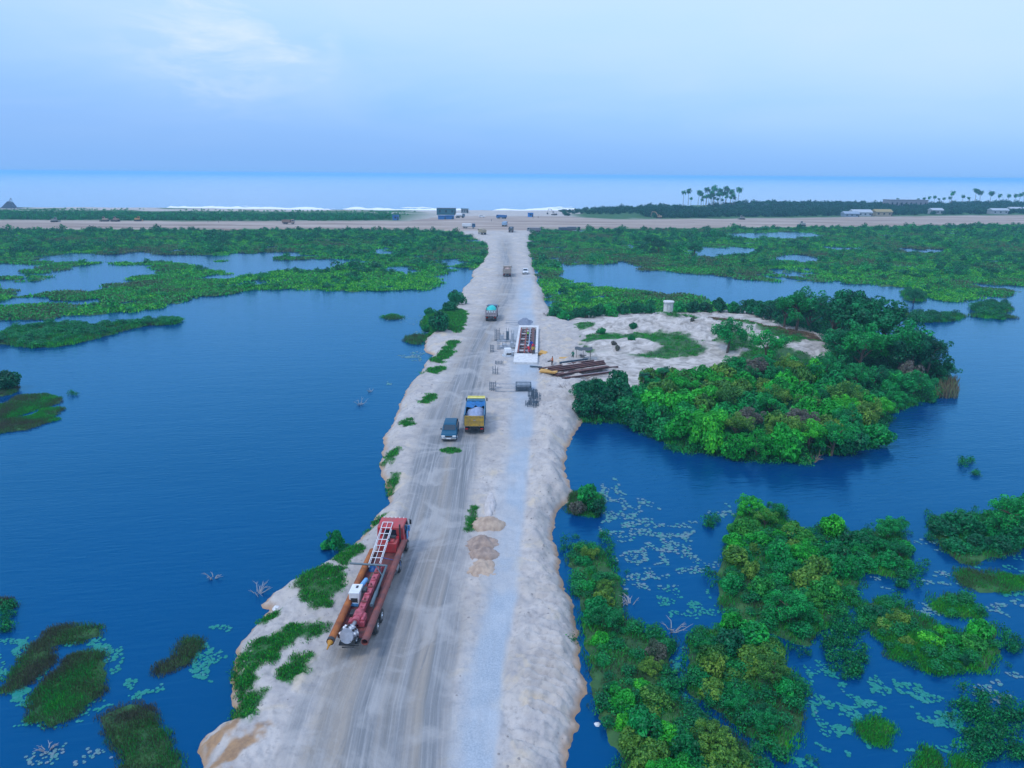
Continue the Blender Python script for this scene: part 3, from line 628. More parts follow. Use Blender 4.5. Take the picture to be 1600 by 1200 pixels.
def tree_proto(kind, seed, pale=False):
    key = ('tree', kind, seed)
    if key in PROTO: return PROTO[key]
    g = np.random.default_rng(seed); C = []; Rr = []; mb = MB(); z1 = .34
    lean = g.normal(size=2) * .04
    mb.tube([(0, 0, -.06), (lean[0], lean[1], .2), (lean[0] * 2, lean[1] * 2, .52)], [.034, .026, .014], 7)
    for i in range(9):                                     # limbs carry the leaf masses; gaps stay between them
        a = i * 2.4 + g.uniform(-.4, .4); l = g.uniform(.16, .34); zb = g.uniform(.2, .5); zt = zb + g.uniform(.16, .36)
        tip = np.array([l * math.cos(a), l * math.sin(a), min(zt, .9)])
        mb.tube([(lean[0] * zb * 3, lean[1] * zb * 3, zb), tuple(tip * [.55, .55, 1] - [0, 0, .07]), tuple(tip)], [.013, .009, .004], 5)
        for j in range(5):
            C.append(tuple(tip + g.normal(size=3) * [.085, .085, .06])); Rr.append(g.uniform(.055, .105))
    for j in range(12): C.append(tuple(np.array([lean[0] * 3, lean[1] * 3, .72]) + g.normal(size=3) * [.12, .12, .10])); Rr.append(g.uniform(.06, .11))
    V, Fq, lf = leaf_cloud(C, Rr, 5200, .02, 300 + seed)
    PROTO[key] = (np_mesh('crown', V, Fq, GREENS[kind], {'leaf': lf}, smooth=False), mb.mesh('trunk', PALEBARK if pale else BARK)); return PROTO[key]
def palm_proto(seed):
    key = ('palm', seed)
    if key in PROTO: return PROTO[key]
    g = random.Random(seed); mb = MB(); cx, cy = g.uniform(-.08, .08), g.uniform(-.08, .08)
    mb.tube([(0, 0, -.03), (cx * .3, cy * .3, .3), (cx * .7, cy * .7, .6), (cx, cy, .86)], [.022, .016, .013, .012], 7)
    V = []; Fq = []; lf = []
    for i in range(24):
        a = i * 2.4; el = g.uniform(-.5, 1.35); L_ = g.uniform(.2, .27); n = 6; pts = []
        for k in range(n + 1):
            t = k / n; ang = el - 1.5 * t * t - .25 * t; 
            if k == 0: p = np.array([cx, cy, .86]); 
            else: p = pts[-1] + L_ / n * np.array([math.cos(a) * math.cos(ang), math.sin(a) * math.cos(ang), math.sin(ang)])
            pts.append(p)
        side = np.array([-math.sin(a), math.cos(a), 0]); v_ = g.random()
        for sgn in (-1, 1):
            for k in range(n):
                w0 = .085 * math.sin(math.pi * min(1, .15 + k / n * .9)); w1 = .085 * math.sin(math.pi * min(1, .15 + (k + 1) / n * .9)); dr = np.array([0, 0, -.025])
                o = len(V); V += [pts[k], pts[k] + (pts[k + 1] - pts[k]) * .7, pts[k + 1] + side * sgn * w1 + dr, pts[k] + side * sgn * w0 * 1.1 + (pts[k + 1] - pts[k]) * .5 + dr]; Fq.append((o, o + 1, o + 2, o + 3)); lf += [v_] * 4
    PROTO[key] = (np_mesh('frond_crown', V, Fq, GREENS['dark'], {'leaf': np.array(lf)}, smooth=False), mb.mesh('trunk', PALEBARK)); return PROTO[key]
def plant(name, label, cat, proto, loc, s, rz, group=None, names=('crown', 'trunk')):
    t = thing(name, label, cat, loc, rz, group); t.scale = s if isinstance(s, tuple) else (s, s, s)
    for nm, me in zip(names, proto):
        o = bpy.data.objects.new(nm, me); COL.objects.link(o); o.parent = t
    return t
def fill(poly, spacing, seed, inset=.3, tries=4000):
    g = np.random.default_rng(seed); lo = poly.min(0); hi = poly.max(0); pts = []
    cand = g.uniform(lo, hi, (tries, 2)); d = sdf(poly, cand[:, 0], cand[:, 1]); cand = cand[d > inset]; dd = d[d > inset]
    out = []
    for c, q in zip(cand, dd):
        if all((c[0] - o[0]) ** 2 + (c[1] - o[1]) ** 2 > spacing ** 2 for o, _ in out): out.append((c, q))
    return out

# thickets standing in the water at the near right: every bush one can pick out is its own plant
BUSH_N = [0]
def bush(x, y, z, r, kind, label, group=None, hz=1.0, seed=None, open_=0.0):
    g = random.Random(int(abs(x * 97 + y * 31) * 10)); sd_ = g.randrange(4) if seed is None else seed
    BUSH_N[0] += 1
    if g.random() < open_:      # a looser plant on visible stems
        return plant('bush', label, 'bush', tree_proto(kind, 1 + sd_), (x, y, z - .2), (r * 2.5, r * 2.5, r * 2.1), g.uniform(0, 6.28), group, ('foliage', 'stem'))
    return plant('bush', label, 'bush', bush_proto(kind, sd_), (x, y, z), (r * g.uniform(.9, 1.15), r * g.uniform(.9, 1.15), r * hz * g.uniform(.85, 1.15)), g.uniform(0, 6.28), group, ('foliage', 'stem'))
WORD = {'bright': 'bright yellow-green', 'mid': 'fresh green', 'dark': 'dark green', 'rusty': 'rust-tinged green', 'olive': 'olive green', 'dry': 'dry brownish'}
def which(c, poly):
    ang = np.arctan2(poly[:, 0], poly[:, 1]); a = math.atan2(c[0], c[1]); t = (a - ang.min()) / (ang.max() - ang.min() + 1e-6); q = (c[1] - poly[:, 1].min()) / (np.ptp(poly[:, 1]) + 1e-6)
    fb = 'near' if q < .33 else ('far' if q > .66 else 'middle'); lr = 'left' if t < .33 else ('right' if t > .66 else 'centre')
    return f'{fb} {lr}' if not (fb == 'middle' and lr == 'centre') else 'very middle'
def size_word(r, lo, hi): return 'small' if r < lo else ('large' if r > hi else 'medium')
def thicket(key, spacing, r, kinds, seed, where, hz=.95):
    poly = ISLETS[key][0]
    for i, (c, q) in enumerate(fill(poly, spacing, seed, .3 if key in ('thicket_corner', 'thicket_east') else .75)):
        g = random.Random(seed * 1000 + i); n = float(vn(np.array(c[0] * .22), np.array(c[1] * .22), seed))
        k = kinds[min(len(kinds) - 1, int(len(kinds) * min(.999, max(0, (n - .2) / .6 + g.uniform(-.18, .18)))))]
        if g.random() < .26: continue
        rr = r * g.uniform(.5, 1.2) * (.65 + .35 * min(1, q / 1.5))
        lb = f'{size_word(rr, r * .72, r * .98)} {WORD[k]} bush at the {which(c, poly)} of {where}'; bush(c[0], c[1], .02, rr, k, lb, f'bushes of {where}', hz * g.uniform(.75, 1.25), open_=.3)
thicket('thicket_bank', 1.25, 1.02, ['olive', 'dry', 'mid', 'bright', 'mid', 'olive', 'bright', 'rusty'], 1, 'the long thicket beside the sand bank')
thicket('thicket_mid', 1.5, 1.25, ['mid', 'olive', 'rusty', 'bright', 'rusty', 'olive', 'mid'], 2, 'the widest thicket in the pond')
thicket('thicket_front', 1.3, 1.12, ['olive', 'mid', 'dark', 'olive', 'bright', 'bright'], 3, 'the round thicket at the lower edge')
thicket('thicket_east', 1.5, 1.25, ['olive', 'mid', 'dark', 'rusty'], 4, 'the small thicket behind the low bar')
thicket('thicket_bar', 1.3, 1.0, ['bright', 'olive', 'rusty', 'olive', 'dark', 'rusty'], 5, 'the low bar of bushes')
thicket('thicket_corner', 1.8, 1.5, ['dark', 'mid', 'dark', 'olive', 'dark'], 6, 'the thicket cut by the right edge')
q = P(1297, 838); bush(q[0], q[1], .1, 1.25, 'bright', 'round bright bush standing alone behind the widest thicket', hz=1.25)
q = P(1565, 838); plant('tree', 'rounded low tree rising above the thicket at the right edge', 'tree', tree_proto('mid', 3), (q[0], q[1], .1), 4.3, 1.0)
for u, v, r_, k, l in [(918, 795, 1.35, 'mid', 'tall round bush on its own islet beside the sand bank'), (932, 803, .9, 'dark', 'low dark bush leaning off the bank islet'), (903, 803, .8, 'dry', 'brownish low bush between the bank and its islet')]:
    q = P(u, v); bush(q[0], q[1], .05, r_, k, l, hz=1.25)
q = P(12, 610); bush(q[0], q[1], .1, 2.3, 'dark', 'round dark bush at the left edge above two grass mats', hz=1.0)

# island: thicket, tall trees, single shrubs on the dune
def isl(u, v, z=1.0): q = P(u, v, z); return q[0], q[1], ground_z(q[0], q[1])
ITHICK = PP([(905, 622), (930, 612), (985, 618), (1010, 602), (1060, 605), (1130, 597), (1200, 590), (1300, 600), (1390, 600), (1440, 605), (1420, 632), (1385, 648), (1372, 690), (1325, 704), (1258, 716), (1158, 712), (1115, 705), (1075, 701), (1040, 685), (1003, 668), (960, 656), (915, 656), (905, 640)], .6)
for i, (c, qd) in enumerate(fill(ITHICK, 2.75, 21, .2, 6000)):
    g = random.Random(9000 + i); n = float(vn(np.array(c[0] * .09), np.array(c[1] * .09), 77)) + g.uniform(-.2, .2)
    edge = qd < 2.2
    k = 'bright' if (n > .70) else ('olive' if n > .58 else ('mid' if n > .33 else 'dark'))
    if g.random() < .03: k = 'dry'
    rr = g.uniform(1.5, 2.35); wh = 'the island thicket, by the water' if edge else 'the island thicket'
    bush(c[0], c[1], max(.05, ground_z(*c)) - .1, rr, k, f'{size_word(rr, 1.75, 2.1)} {WORD[k]} bush at the {which(c, ITHICK)} of {wh}', 'bushes of the island thicket', g.uniform(.85, 1.4), open_=.28)
TREES = [(1225, 512, 6.0, 'dark', 'dark bushy tree left of the tallest island trees'), (1243, 522, 7.2, 'mid', 'pale-topped tree with bare lower trunk behind the dune'), (1270, 520, 6.5, 'dark', 'dark tree beside the pale-topped one behind the dune'),
         (1300, 552, 8.6, 'dark', 'tall dark tree, westernmost of the big island clump'), (1325, 545, 9.2, 'dark', 'tallest dark tree of the big island clump'), (1352, 560, 9.6, 'dark', 'broad dark tree in the middle of the big island clump'), (1378, 565, 8.8, 'dark', 'dark tree on the water side of the big island clump'),
         (1398, 582, 7.4, 'mid', 'leafy tree with orange-tinted branches below the big clump'), (1420, 590, 6.6, 'dark', 'dark tree leaning to the open water on the island'), (1445, 592, 5.6, 'dark', 'low spreading tree at the outer point of the island'), (1468, 590, 4.2, 'dark', 'small spreading tree over the water at the island point'),
         (1340, 585, 6.8, 'mid', 'mid-height tree in front of the big island clump'), (1308, 578, 6.0, 'dark', 'dark tree in front of the western big island tree'), (1135, 560, 5.2, 'mid', 'small slender tree at the edge of the sand clearing'), (1200, 575, 5.0, 'mid', 'small tree between the dune and the thicket'), (1190, 590, 3.6, 'mid', 'short tree under the dune slope'), (1285, 610, 4.6, 'mid', 'small green tree standing above the inner thicket'), (1310, 606, 4.4, 'mid', 'slim green tree among the inner thicket')]
for i, (u, v, h, k, l) in enumerate(TREES):
    x, y, z = isl(u, v); plant('tree', l, 'tree', tree_proto(k, 1 + i % 5, i in (1, 5)), (x, y, z - .1), (h * 1.4, h * 1.4, h * 1.28), i * 1.7)
for u, v, r_, k, l in [(988, 523, .95, 'dark', 'round dark shrub at the foot of the white dune'), (940, 524, .8, 'mid', 'small round shrub in the grass west of the dune'), (986, 541, .6, 'mid', 'little green shrub on the low sand hump'), (958, 545, .55, 'dry', 'brownish shrub on the low sand hump'), (965, 549, .5, 'dry', 'olive shrub beside the low sand hump'), (913, 625, 1.7, 'dark', 'dark bush at the west end of the island thicket'), (1017, 603, 1.3, 'mid', 'bush standing before the sand clearing'), (1080, 523, .5, 'dry', 'tiny dry shrub on the dune slope')]:
    x, y, z = isl(u, v, 1.3); bush(x, y, z - .1, r_, k, l, hz=1.2)
for i, (u, v, h) in enumerate([(1003, 612, 3.4), (1040, 607, 3.8), (1022, 608, 2.6)]):
    x, y, z = isl(u, v); plant('palm_tree', ['short feathery palm at the edge of the sand clearing', 'taller feathery palm beside the sand clearing', 'stubby palm between two feathery palms'][i], 'palm', palm_proto(i), (x, y, z - .3), (h * 1.5, h * 1.5, h), i, None, ('frond_crown', 'trunk'))
for u, v, r_, k, l in [(685, 520, 2.6, 'dark', 'large dark bush on the grassy point of the causeway'), (704, 489, 1.9, 'dark', 'round dark bush north of the grassy causeway point'), (711, 478, 2.1, 'dark', 'dark bush at the marsh corner of the causeway'), (672, 492, 1.4, 'dark', 'thin dark shrub on the water side of the grassy point'), (664, 512, 1.0, 'mid', 'low green shrub at the tip of the grassy point')]:
    q = P(u, v, .8); bush(q[0], q[1], max(0, ground_z(q[0], q[1])) - .1, r_, k, l, hz=1.1)
q = P(524, 858); bush(q[0], q[1], 0, .8, 'mid', 'upright green sapling in the water by the red truck', hz=1.5); bush(q[0] + .9, q[1] - .2, 0, .7, 'dark', 'low dark scrub at the foot of the sapling in the water', hz=.6); bush(q[0] - .9, q[1] + .3, 0, .7, 'mid', 'spreading low scrub left of the sapling in the water', hz=.5)

for i, (u, v, r_) in enumerate([(868, 497, 1.6), (884, 500, 1.8), (899, 497, 1.5), (916, 500, 1.9), (934, 497, 1.7), (953, 496, 1.9), (972, 494, 1.6), (992, 493, 1.8), (1014, 492, 1.5), (1060, 490, 1.7), (1082, 491, 1.9), (1102, 490, 1.6), (1124, 490, 2.0), (1146, 491, 1.8), (1168, 493, 2.2), (1188, 497, 2.4), (1205, 502, 2.2)]):
    q = P(u, v, .5); k = ['dark', 'mid', 'dark', 'dark'][i % 4]
    bush(q[0], q[1], max(.0, ground_z(q[0], q[1])) - .1, r_, k, ['westernmost dark bush of', 'green bush second from the west of', 'dark bush third from the west of', 'dark bush fourth from the west of', 'dark bush fifth from the west of', 'green bush sixth from the west of', 'dark bush seventh from the west of', 'dark bush eighth from the west of', 'dark bush just west of the white tank in', 'green bush just east of the white tank in', 'dark bush second east of the white tank in', 'dark bush third east of the white tank in', 'dark bush sixth from the east of', 'green bush fourth from the east of', 'dark bush third from the east of', 'dark bush second from the east of', 'easternmost dark bush of'][i] + ' the row behind the dune', 'row of bushes behind the dune', 1.1)
# ---- masses nobody could count: instanced clumps
def scatter(name, label, pts, scale, rot, tint, protos, zs=None):
    n = len(pts); me = bpy.data.meshes.new(name); me.vertices.add(n); me.vertices.foreach_set('co', np.asarray(pts, np.float32).ravel())
    for an, arr, ty in (('scl', scale, 'FLOAT'), ('rot', rot, 'FLOAT'), ('tint', tint, 'FLOAT'), ('zs', zs if zs is not None else np.ones(n), 'FLOAT')):
        a = me.attributes.new(an, ty, 'POINT'); a.data.foreach_set('value', np.asarray(arr, np.float32))
    a = me.attributes.new('pick', 'INT', 'POINT'); a.data.foreach_set('value', rng.integers(0, len(protos), n).astype(np.int32))
    o = bpy.data.objects.new(name, me); COL.objects.link(o); tag(o, label, None, kind='stuff')
    coll = bpy.data.collections.new(name + '_kinds')
    for i, p in enumerate(protos):
        po = bpy.data.objects.new(f'{name}_clump', p); coll.objects.link(po)
    ng = bpy.data.node_groups.new(name, 'GeometryNodeTree'); ng.interface.new_socket('Geometry', in_out='INPUT', socket_type='NodeSocketGeometry'); ng.interface.new_socket('Geometry', in_out='OUTPUT', socket_type='NodeSocketGeometry')
    N = ng.nodes; L = ng.links; gi = N.new('NodeGroupInput'); go = N.new('NodeGroupOutput'); ip = N.new('GeometryNodeInstanceOnPoints'); ci = N.new('GeometryNodeCollectionInfo')
    ci.inputs['Collection'].default_value = coll; ci.inputs['Separate Children'].default_value = True; ci.inputs['Reset Children'].default_value = True
    def na(nm, ty='FLOAT'):
        a_ = N.new('GeometryNodeInputNamedAttribute'); a_.data_type = ty; a_.inputs['Name'].default_value = nm; return a_.outputs['Attribute']
    mp = N.new('GeometryNodeMeshToPoints')
    L.new(gi.outputs[0], mp.inputs['Mesh']); L.new(mp.outputs[0], ip.inputs['Points']); L.new(ci.outputs[0], ip.inputs['Instance']); ip.inputs['Pick Instance'].default_value = True
    L.new(na('pick', 'INT'), ip.inputs['Instance Index'])
    cx = N.new('ShaderNodeCombineXYZ'); L.new(na('rot'), cx.inputs[2]); L.new(cx.outputs[0], ip.inputs['Rotation'])
    cs = N.new('ShaderNodeCombineXYZ'); s_ = na('scl'); mz = N.new('ShaderNodeMath'); mz.operation = 'MULTIPLY'; L.new(s_, mz.inputs[0]); L.new(na('zs'), mz.inputs[1])
    L.new(s_, cs.inputs[0]); L.new(s_, cs.inputs[1]); L.new(mz.outputs[0], cs.inputs[2]); L.new(cs.outputs[0], ip.inputs['Scale'])
    L.new(ip.outputs[0], go.inputs[0])
    md = o.modifiers.new('scatter', 'NODES'); md.node_group = ng
    return o
M_MARSH = foliage_mat('marsh_leaves', [(0.001, 0.078, 0.04025), (0.003, 0.143, 0.0575), (0.006, 0.26, 0.06325), (0.03, 0.377, 0.05175), (0.09, 0.39, 0.046)], instancer=True)
M_WOOD = foliage_mat('wood_leaves', [(0.001, 0.0455, 0.0345), (0.002, 0.0715, 0.046), (0.004, 0.104, 0.05175), (0.006, 0.143, 0.05175)], instancer=True)
M_GRASS = foliage_mat('grass_blades', [(.10, .105, .075), (.09, .14, .06), (.06, .20, .05), (.012, .30, .05), (.03, .40, .04), (.12, .46, .02)], instancer=True)
M_REED = foliage_mat('reed_blades', [(.22, .12, .08), (.20, .15, .09), (.10, .18, .07)], instancer=True)
def shrub_low(seed, n=170, m=M_MARSH, size=.16):
    C, Rr = lobes(1.0, 1.1, 9, 500 + seed, (.35, .6), .25); V, Fq, lf = leaf_cloud(C, Rr, n, size, 600 + seed); return np_mesh('clump', V, Fq, m, {'leaf': lf}, smooth=False)
def tuft(seed, n=46, h=.7, w_=.05, spread=.75, m=M_GRASS, lean=.5):
    g = np.random.default_rng(seed); V = []; Fq = []; lf = []
    for i in range(n):
        a = g.uniform(0, 6.28); r_ = spread * math.sqrt(g.random()); x, y = r_ * math.cos(a), r_ * math.sin(a); b = g.uniform(0, 6.28); hh = h * g.uniform(.55, 1.1); ln = lean * hh * g.uniform(.2, 1); d = g.uniform(0, 6.28); sx, sy = w_ * math.cos(b), w_ * math.sin(b)
        o = len(V); V += [(x - sx, y - sy, -.03), (x + sx, y + sy, -.03), (x + sx * .7 + ln * .4 * math.cos(d), y + sy * .7 + ln * .4 * math.sin(d), hh * .6), (x + ln * math.cos(d), y + ln * math.sin(d), hh)]
        Fq.append((o, o + 1, o + 2, o + 3)); lf += [g.random()] * 4
    return np_mesh('tuft', V, Fq, m, {'leaf': np.array(lf)}, smooth=False)
def sample(poly, n, seed):
    g = np.random.default_rng(seed); lo = poly.min(0); hi = poly.max(0); out = np.zeros((0, 2))
    while len(out) < n:
        c = g.uniform(lo, hi, (n * 2, 2)); c = c[sdf(poly, c[:, 0], c[:, 1]) > 0]; out = np.vstack([out, c])
    return out[:n]
def marsh_cover():
    P0, S0, T0, Z0 = [], [], [], []; P1, S1, T1 = [], [], []
    for k, (poly, n) in enumerate([(MARSH_L, 30000), (MARSH_R, 38000)]):
        c = sample(poly, n, 31 + k); Z, A = ground_zs(c[:, 0], c[:, 1])
        ok = (A['top'] == 2) & (Z > -.02 - .2 * rng.random(n) ** 6); c = c[ok]; Z = Z[ok]
        big = fbm(c[:, 0] * .02, c[:, 1] * .02, 140, 4); sm = fbm(c[:, 0] * .09, c[:, 1] * .09, 141, 3); u = rng.random(len(c))
        dense = sstep(.42, .60, big * .6 + sm * .4)
        # farther back the cover is woody and taller, nearer the open water it is grass
        d0 = P(0, 430)[1]; wood = np.clip(dense * .7 + sstep(d0 - 10, d0 + 60, c[:, 1]) * .55, 0, 1)
        isw = u < (.03 + .30 * wood ** 2)
        f = isw
        P0.append(np.column_stack([c[f], Z[f] - .1])); S0.append(.5 + 1.1 * rng.random(f.sum()) ** 2 + 1.6 * wood[f] * rng.random(f.sum()) ** 4); T0.append(np.clip(.42 - .35 * wood[f] + 1.4 * (sm[f] - .5) + rng.normal(0, .2, f.sum()), 0, 1)); Z0.append(rng.uniform(.6, 1.2, f.sum()))
        f = ~isw
        P1.append(np.column_stack([c[f], Z[f] - .02])); S1.append(1.2 + 1.6 * rng.random(f.sum())); T1.append(np.clip(.78 + 2.2 * (sm[f] - .5) + 3.2 * (big[f] - .5) + rng.normal(0, .14, f.sum()), -.3, 1.2))
    P0 = np.vstack(P0); P1 = np.vstack(P1)
    scatter('marsh_shrubs', 'low shrubs covering the marsh behind the ponds', P0, np.concatenate(S0), rng.uniform(0, 6.28, len(P0)), np.concatenate(T0), [shrub_low(i) for i in range(4)], np.concatenate(Z0))
    scatter('marsh_grass', 'green sedge and grass covering the marsh', P1, np.concatenate(S1), rng.uniform(0, 6.28, len(P1)), np.concatenate(T1), [tuft(i, 70, .22, .10, 1.2, lean=1.8) for i in range(3)])
marsh_cover()
def islet_cover():
    Pg, Sg, Tg, Ps, Ss, Ts = [], [], [], [], [], []
    for k, (poly, h) in ISLETS.items():
        area = abs(np.sum(poly[:, 0] * np.roll(poly[:, 1], -1) - np.roll(poly[:, 0], -1) * poly[:, 1])) / 2
        far = poly[:, 1].mean() > 110
        n = int(area * (1.6 if far else 9)) + 20; lo = poly.min(0) - 1.2; hi = poly.max(0) + 1.2
        c = rng.uniform(lo, hi, (int(n * (hi - lo).prod() / max(area, 1)) + 10, 2)); Z, A = ground_zs(c[:, 0], c[:, 1]); ok = (A['top'] == 3) & (Z > -.12); c = c[ok]; Z = np.maximum(Z[ok], 0)
        nn = fbm(c[:, 0] * .35, c[:, 1] * .35, 150, 3); thick = 'thicket' in k
        if k in ('long_west', 'west_tip') or k.startswith('north') or thick:
            m_ = rng.random(len(c)) < (.3 if not thick else .07); Ps.append(np.column_stack([c[m_], Z[m_] - .05])); Ss.append((.7 if thick else 1.15) * rng.uniform(.6, 1.3, m_.sum())); Ts.append(np.clip((.12 if k.startswith('north') else .3) + .6 * (nn[m_] - .3), 0, 1))
        bias = {'mat': -.75, 'mid': -.5}.get(k.split('_')[0], .15 if k.startswith('grass') else 0)
        if thick: kp = rng.random(len(c)) < .25; c = c[kp]; Z = Z[kp]; nn = nn[kp]
        Pg.append(np.column_stack([c, Z - .03])); Sg.append((1.5 if far else .62) * rng.uniform(.7, 1.3, len(c)) * (.9 if not thick else 1.2)); Tg.append(np.clip(nn * 2.6 - .75 + bias + rng.normal(0, .12, len(c)), -.9, 1))
    Pg = np.vstack(Pg); Ps = np.vstack(Ps)
    scatter('islet_grass', 'green and brownish grass growing on the small islets', Pg, np.concatenate(Sg), rng.uniform(0, 6.28, len(Pg)), np.concatenate(Tg), [tuft(10 + i, 54, .45, .028, .8) for i in range(3)])
    scatter('undergrowth', 'low undergrowth between the bushes of the islets', Ps, np.concatenate(Ss), rng.uniform(0, 6.28, len(Ps)), np.concatenate(Ts), [shrub_low(20 + i, 420, M_MARSH, .1) for i in range(3)], rng.uniform(.5, .9, len(Ps)))
islet_cover()
def bank_cover():
    Pg, Sg, Tg = [], [], []
    for poly in GRASS:
        area = abs(np.sum(poly[:, 0] * np.roll(poly[:, 1], -1) - np.roll(poly[:, 0], -1) * poly[:, 1])) / 2
        lo = poly.min(0) - 1.2; hi = poly.max(0) + 1.2; n = int((hi - lo).prod() * 14)
        c = rng.uniform(lo, hi, (min(n, 9000), 2)); Z, A = ground_zs(c[:, 0], c[:, 1]); ok = (A['m_veg'] > .45) & (A['top'] == 0) & (rng.random(len(c)) < .2 + .8 * fbm(c[:, 0] * 1.2, c[:, 1] * 1.2, 160, 3) * 1.3); c = c[ok]; Z = Z[ok]
        Pg.append(np.column_stack([c, Z])); Sg.append(rng.uniform(.28, .6, len(c)) * np.clip(c[:, 1] / 70, 1, 2)); Tg.append(np.clip(rng.normal(.8, .16, len(c)), 0, 1))
    Pg = np.vstack(Pg)
    scatter('bank_grass', 'bright green grass and creepers on the causeway bank', Pg, np.concatenate(Sg), rng.uniform(0, 6.28, len(Pg)), np.concatenate(Tg), [tuft(30 + i, 50, .42, .045, .8, lean=.8) for i in range(3)])
    # grass and low growth on the island
    c = sample(ISLAND, 9000, 77); Z, A = ground_zs(c[:, 0], c[:, 1]); ok = (A['m_veg'] > .5) & (A['top'] == 1); c = c[ok]; Z = Z[ok]
    inside = sdf(ITHICK, c[:, 0], c[:, 1]) > -2; sm = fbm(c[:, 0] * .2, c[:, 1] * .2, 170, 3)
    scatter('island_grass', 'short bright grass on the sandy island', np.column_stack([c, Z - .02]), np.where(inside, 1.2, .65) * rng.uniform(.6, 1.2, len(c)), rng.uniform(0, 6.28, len(c)), np.clip(.35 + .7 * sm + rng.normal(0, .1, len(c)), 0, 1), [tuft(40 + i, 50, .4, .05, .9) for i in range(3)])
    f = rng.random(len(c)) < np.where(inside, .5, .0); c2 = c[f]
    n0 = len(c2)
    bl = sample(PP([(1210, 507), (1290, 530), (1310, 570), (1400, 600), (1470, 600), (1475, 580), (1440, 565), (1400, 543), (1330, 515), (1250, 500)], .6), 260, 5); Zb, _ = ground_zs(bl[:, 0], bl[:, 1])
    scr = sample(SCRUB[0], 500, 6); Zs, _ = ground_zs(scr[:, 0], scr[:, 1])
    scatter('island_undergrowth', 'leafy undergrowth under the island trees', np.vstack([np.column_stack([c2, Z[f] - .1]), np.column_stack([bl, Zb - .1])]), np.concatenate([rng.uniform(.6, 1.2, n0), rng.uniform(.9, 1.8, len(bl))]), rng.uniform(0, 6.28, n0 + len(bl)), np.clip(np.concatenate([rng.normal(.4, .2, n0), rng.normal(.12, .1, len(bl))]), 0, 1), [shrub_low(30 + i, 420, M_MARSH, .1) for i in range(3)])
    scatter('dry_scrub', 'reddish brown dry grass on the crest of the island', np.column_stack([scr, Zs]), rng.uniform(.5, 1.0, len(scr)), rng.uniform(0, 6.28, len(scr)), rng.uniform(0, .5, len(scr)), [tuft(50 + i, 40, .4, .06, .9, M_REED) for i in range(2)])
    rd = np.array([P(u, v)[:2] for u, v in [(1462 + 30 * rng.random(), 600 + 22 * rng.random()) for _ in range(50)]])
    scatter('reeds', 'thin pale reeds in the water off the island point', np.column_stack([rd, np.zeros(len(rd))]), rng.uniform(.9, 1.4, len(rd)), rng.uniform(0, 6.28, len(rd)), rng.uniform(0, 1, len(rd)), [tuft(60, 14, 1.5, .03, .6, M_REED, .25)])
    # sparse dark water plants at the lower right and brown stalks elsewhere
    wp = []
    for (u0, u1, v0, v1, n) in [(1505, 1600, 1080, 1195, 110), (1290, 1350, 960, 1060, 90), (1400, 1440, 880, 920, 30), (1440, 1470, 820, 850, 14), (1500, 1520, 720, 730, 8), (1520, 1530, 738, 745, 5), (1100, 1125, 805, 830, 12), (880, 960, 840, 885, 40), (0, 20, 945, 990, 22), (1560, 1600, 985, 1020, 16), (1480, 1540, 1100, 1130, 20), (100, 122, 613, 618, 6)]:
        for _ in range(n): wp.append(P(rng.uniform(u0, u1), rng.uniform(v0, v1)))
    for k_, (poly_, _h) in ISLETS.items():
        if 'thicket' not in k_: continue
        cc = rng.uniform(poly_.min(0) - 1.5, poly_.max(0) + 1.5, (700, 2)); dd = sdf(poly_, cc[:, 0], cc[:, 1]); cc = cc[(dd > -1.3) & (dd < .1) & (fbm(cc[:, 0] * .5, cc[:, 1] * .5, 210, 3) > .6)][:12]
        for x_, y_ in cc: wp.append(np.array([x_, y_, 0.0]))
    wp = np.array(wp)
    scatter('water_plants', 'sparse leafy stalks rising from the shallow water', wp, rng.uniform(.25, .6, len(wp)), rng.uniform(0, 6.28, len(wp)), np.clip(rng.normal(.2, .15, len(wp)), 0, 1), [shrub_low(40 + i, 120, M_MARSH, .13) for i in range(3)], rng.uniform(.7, 1.6, len(wp)))
bank_cover()

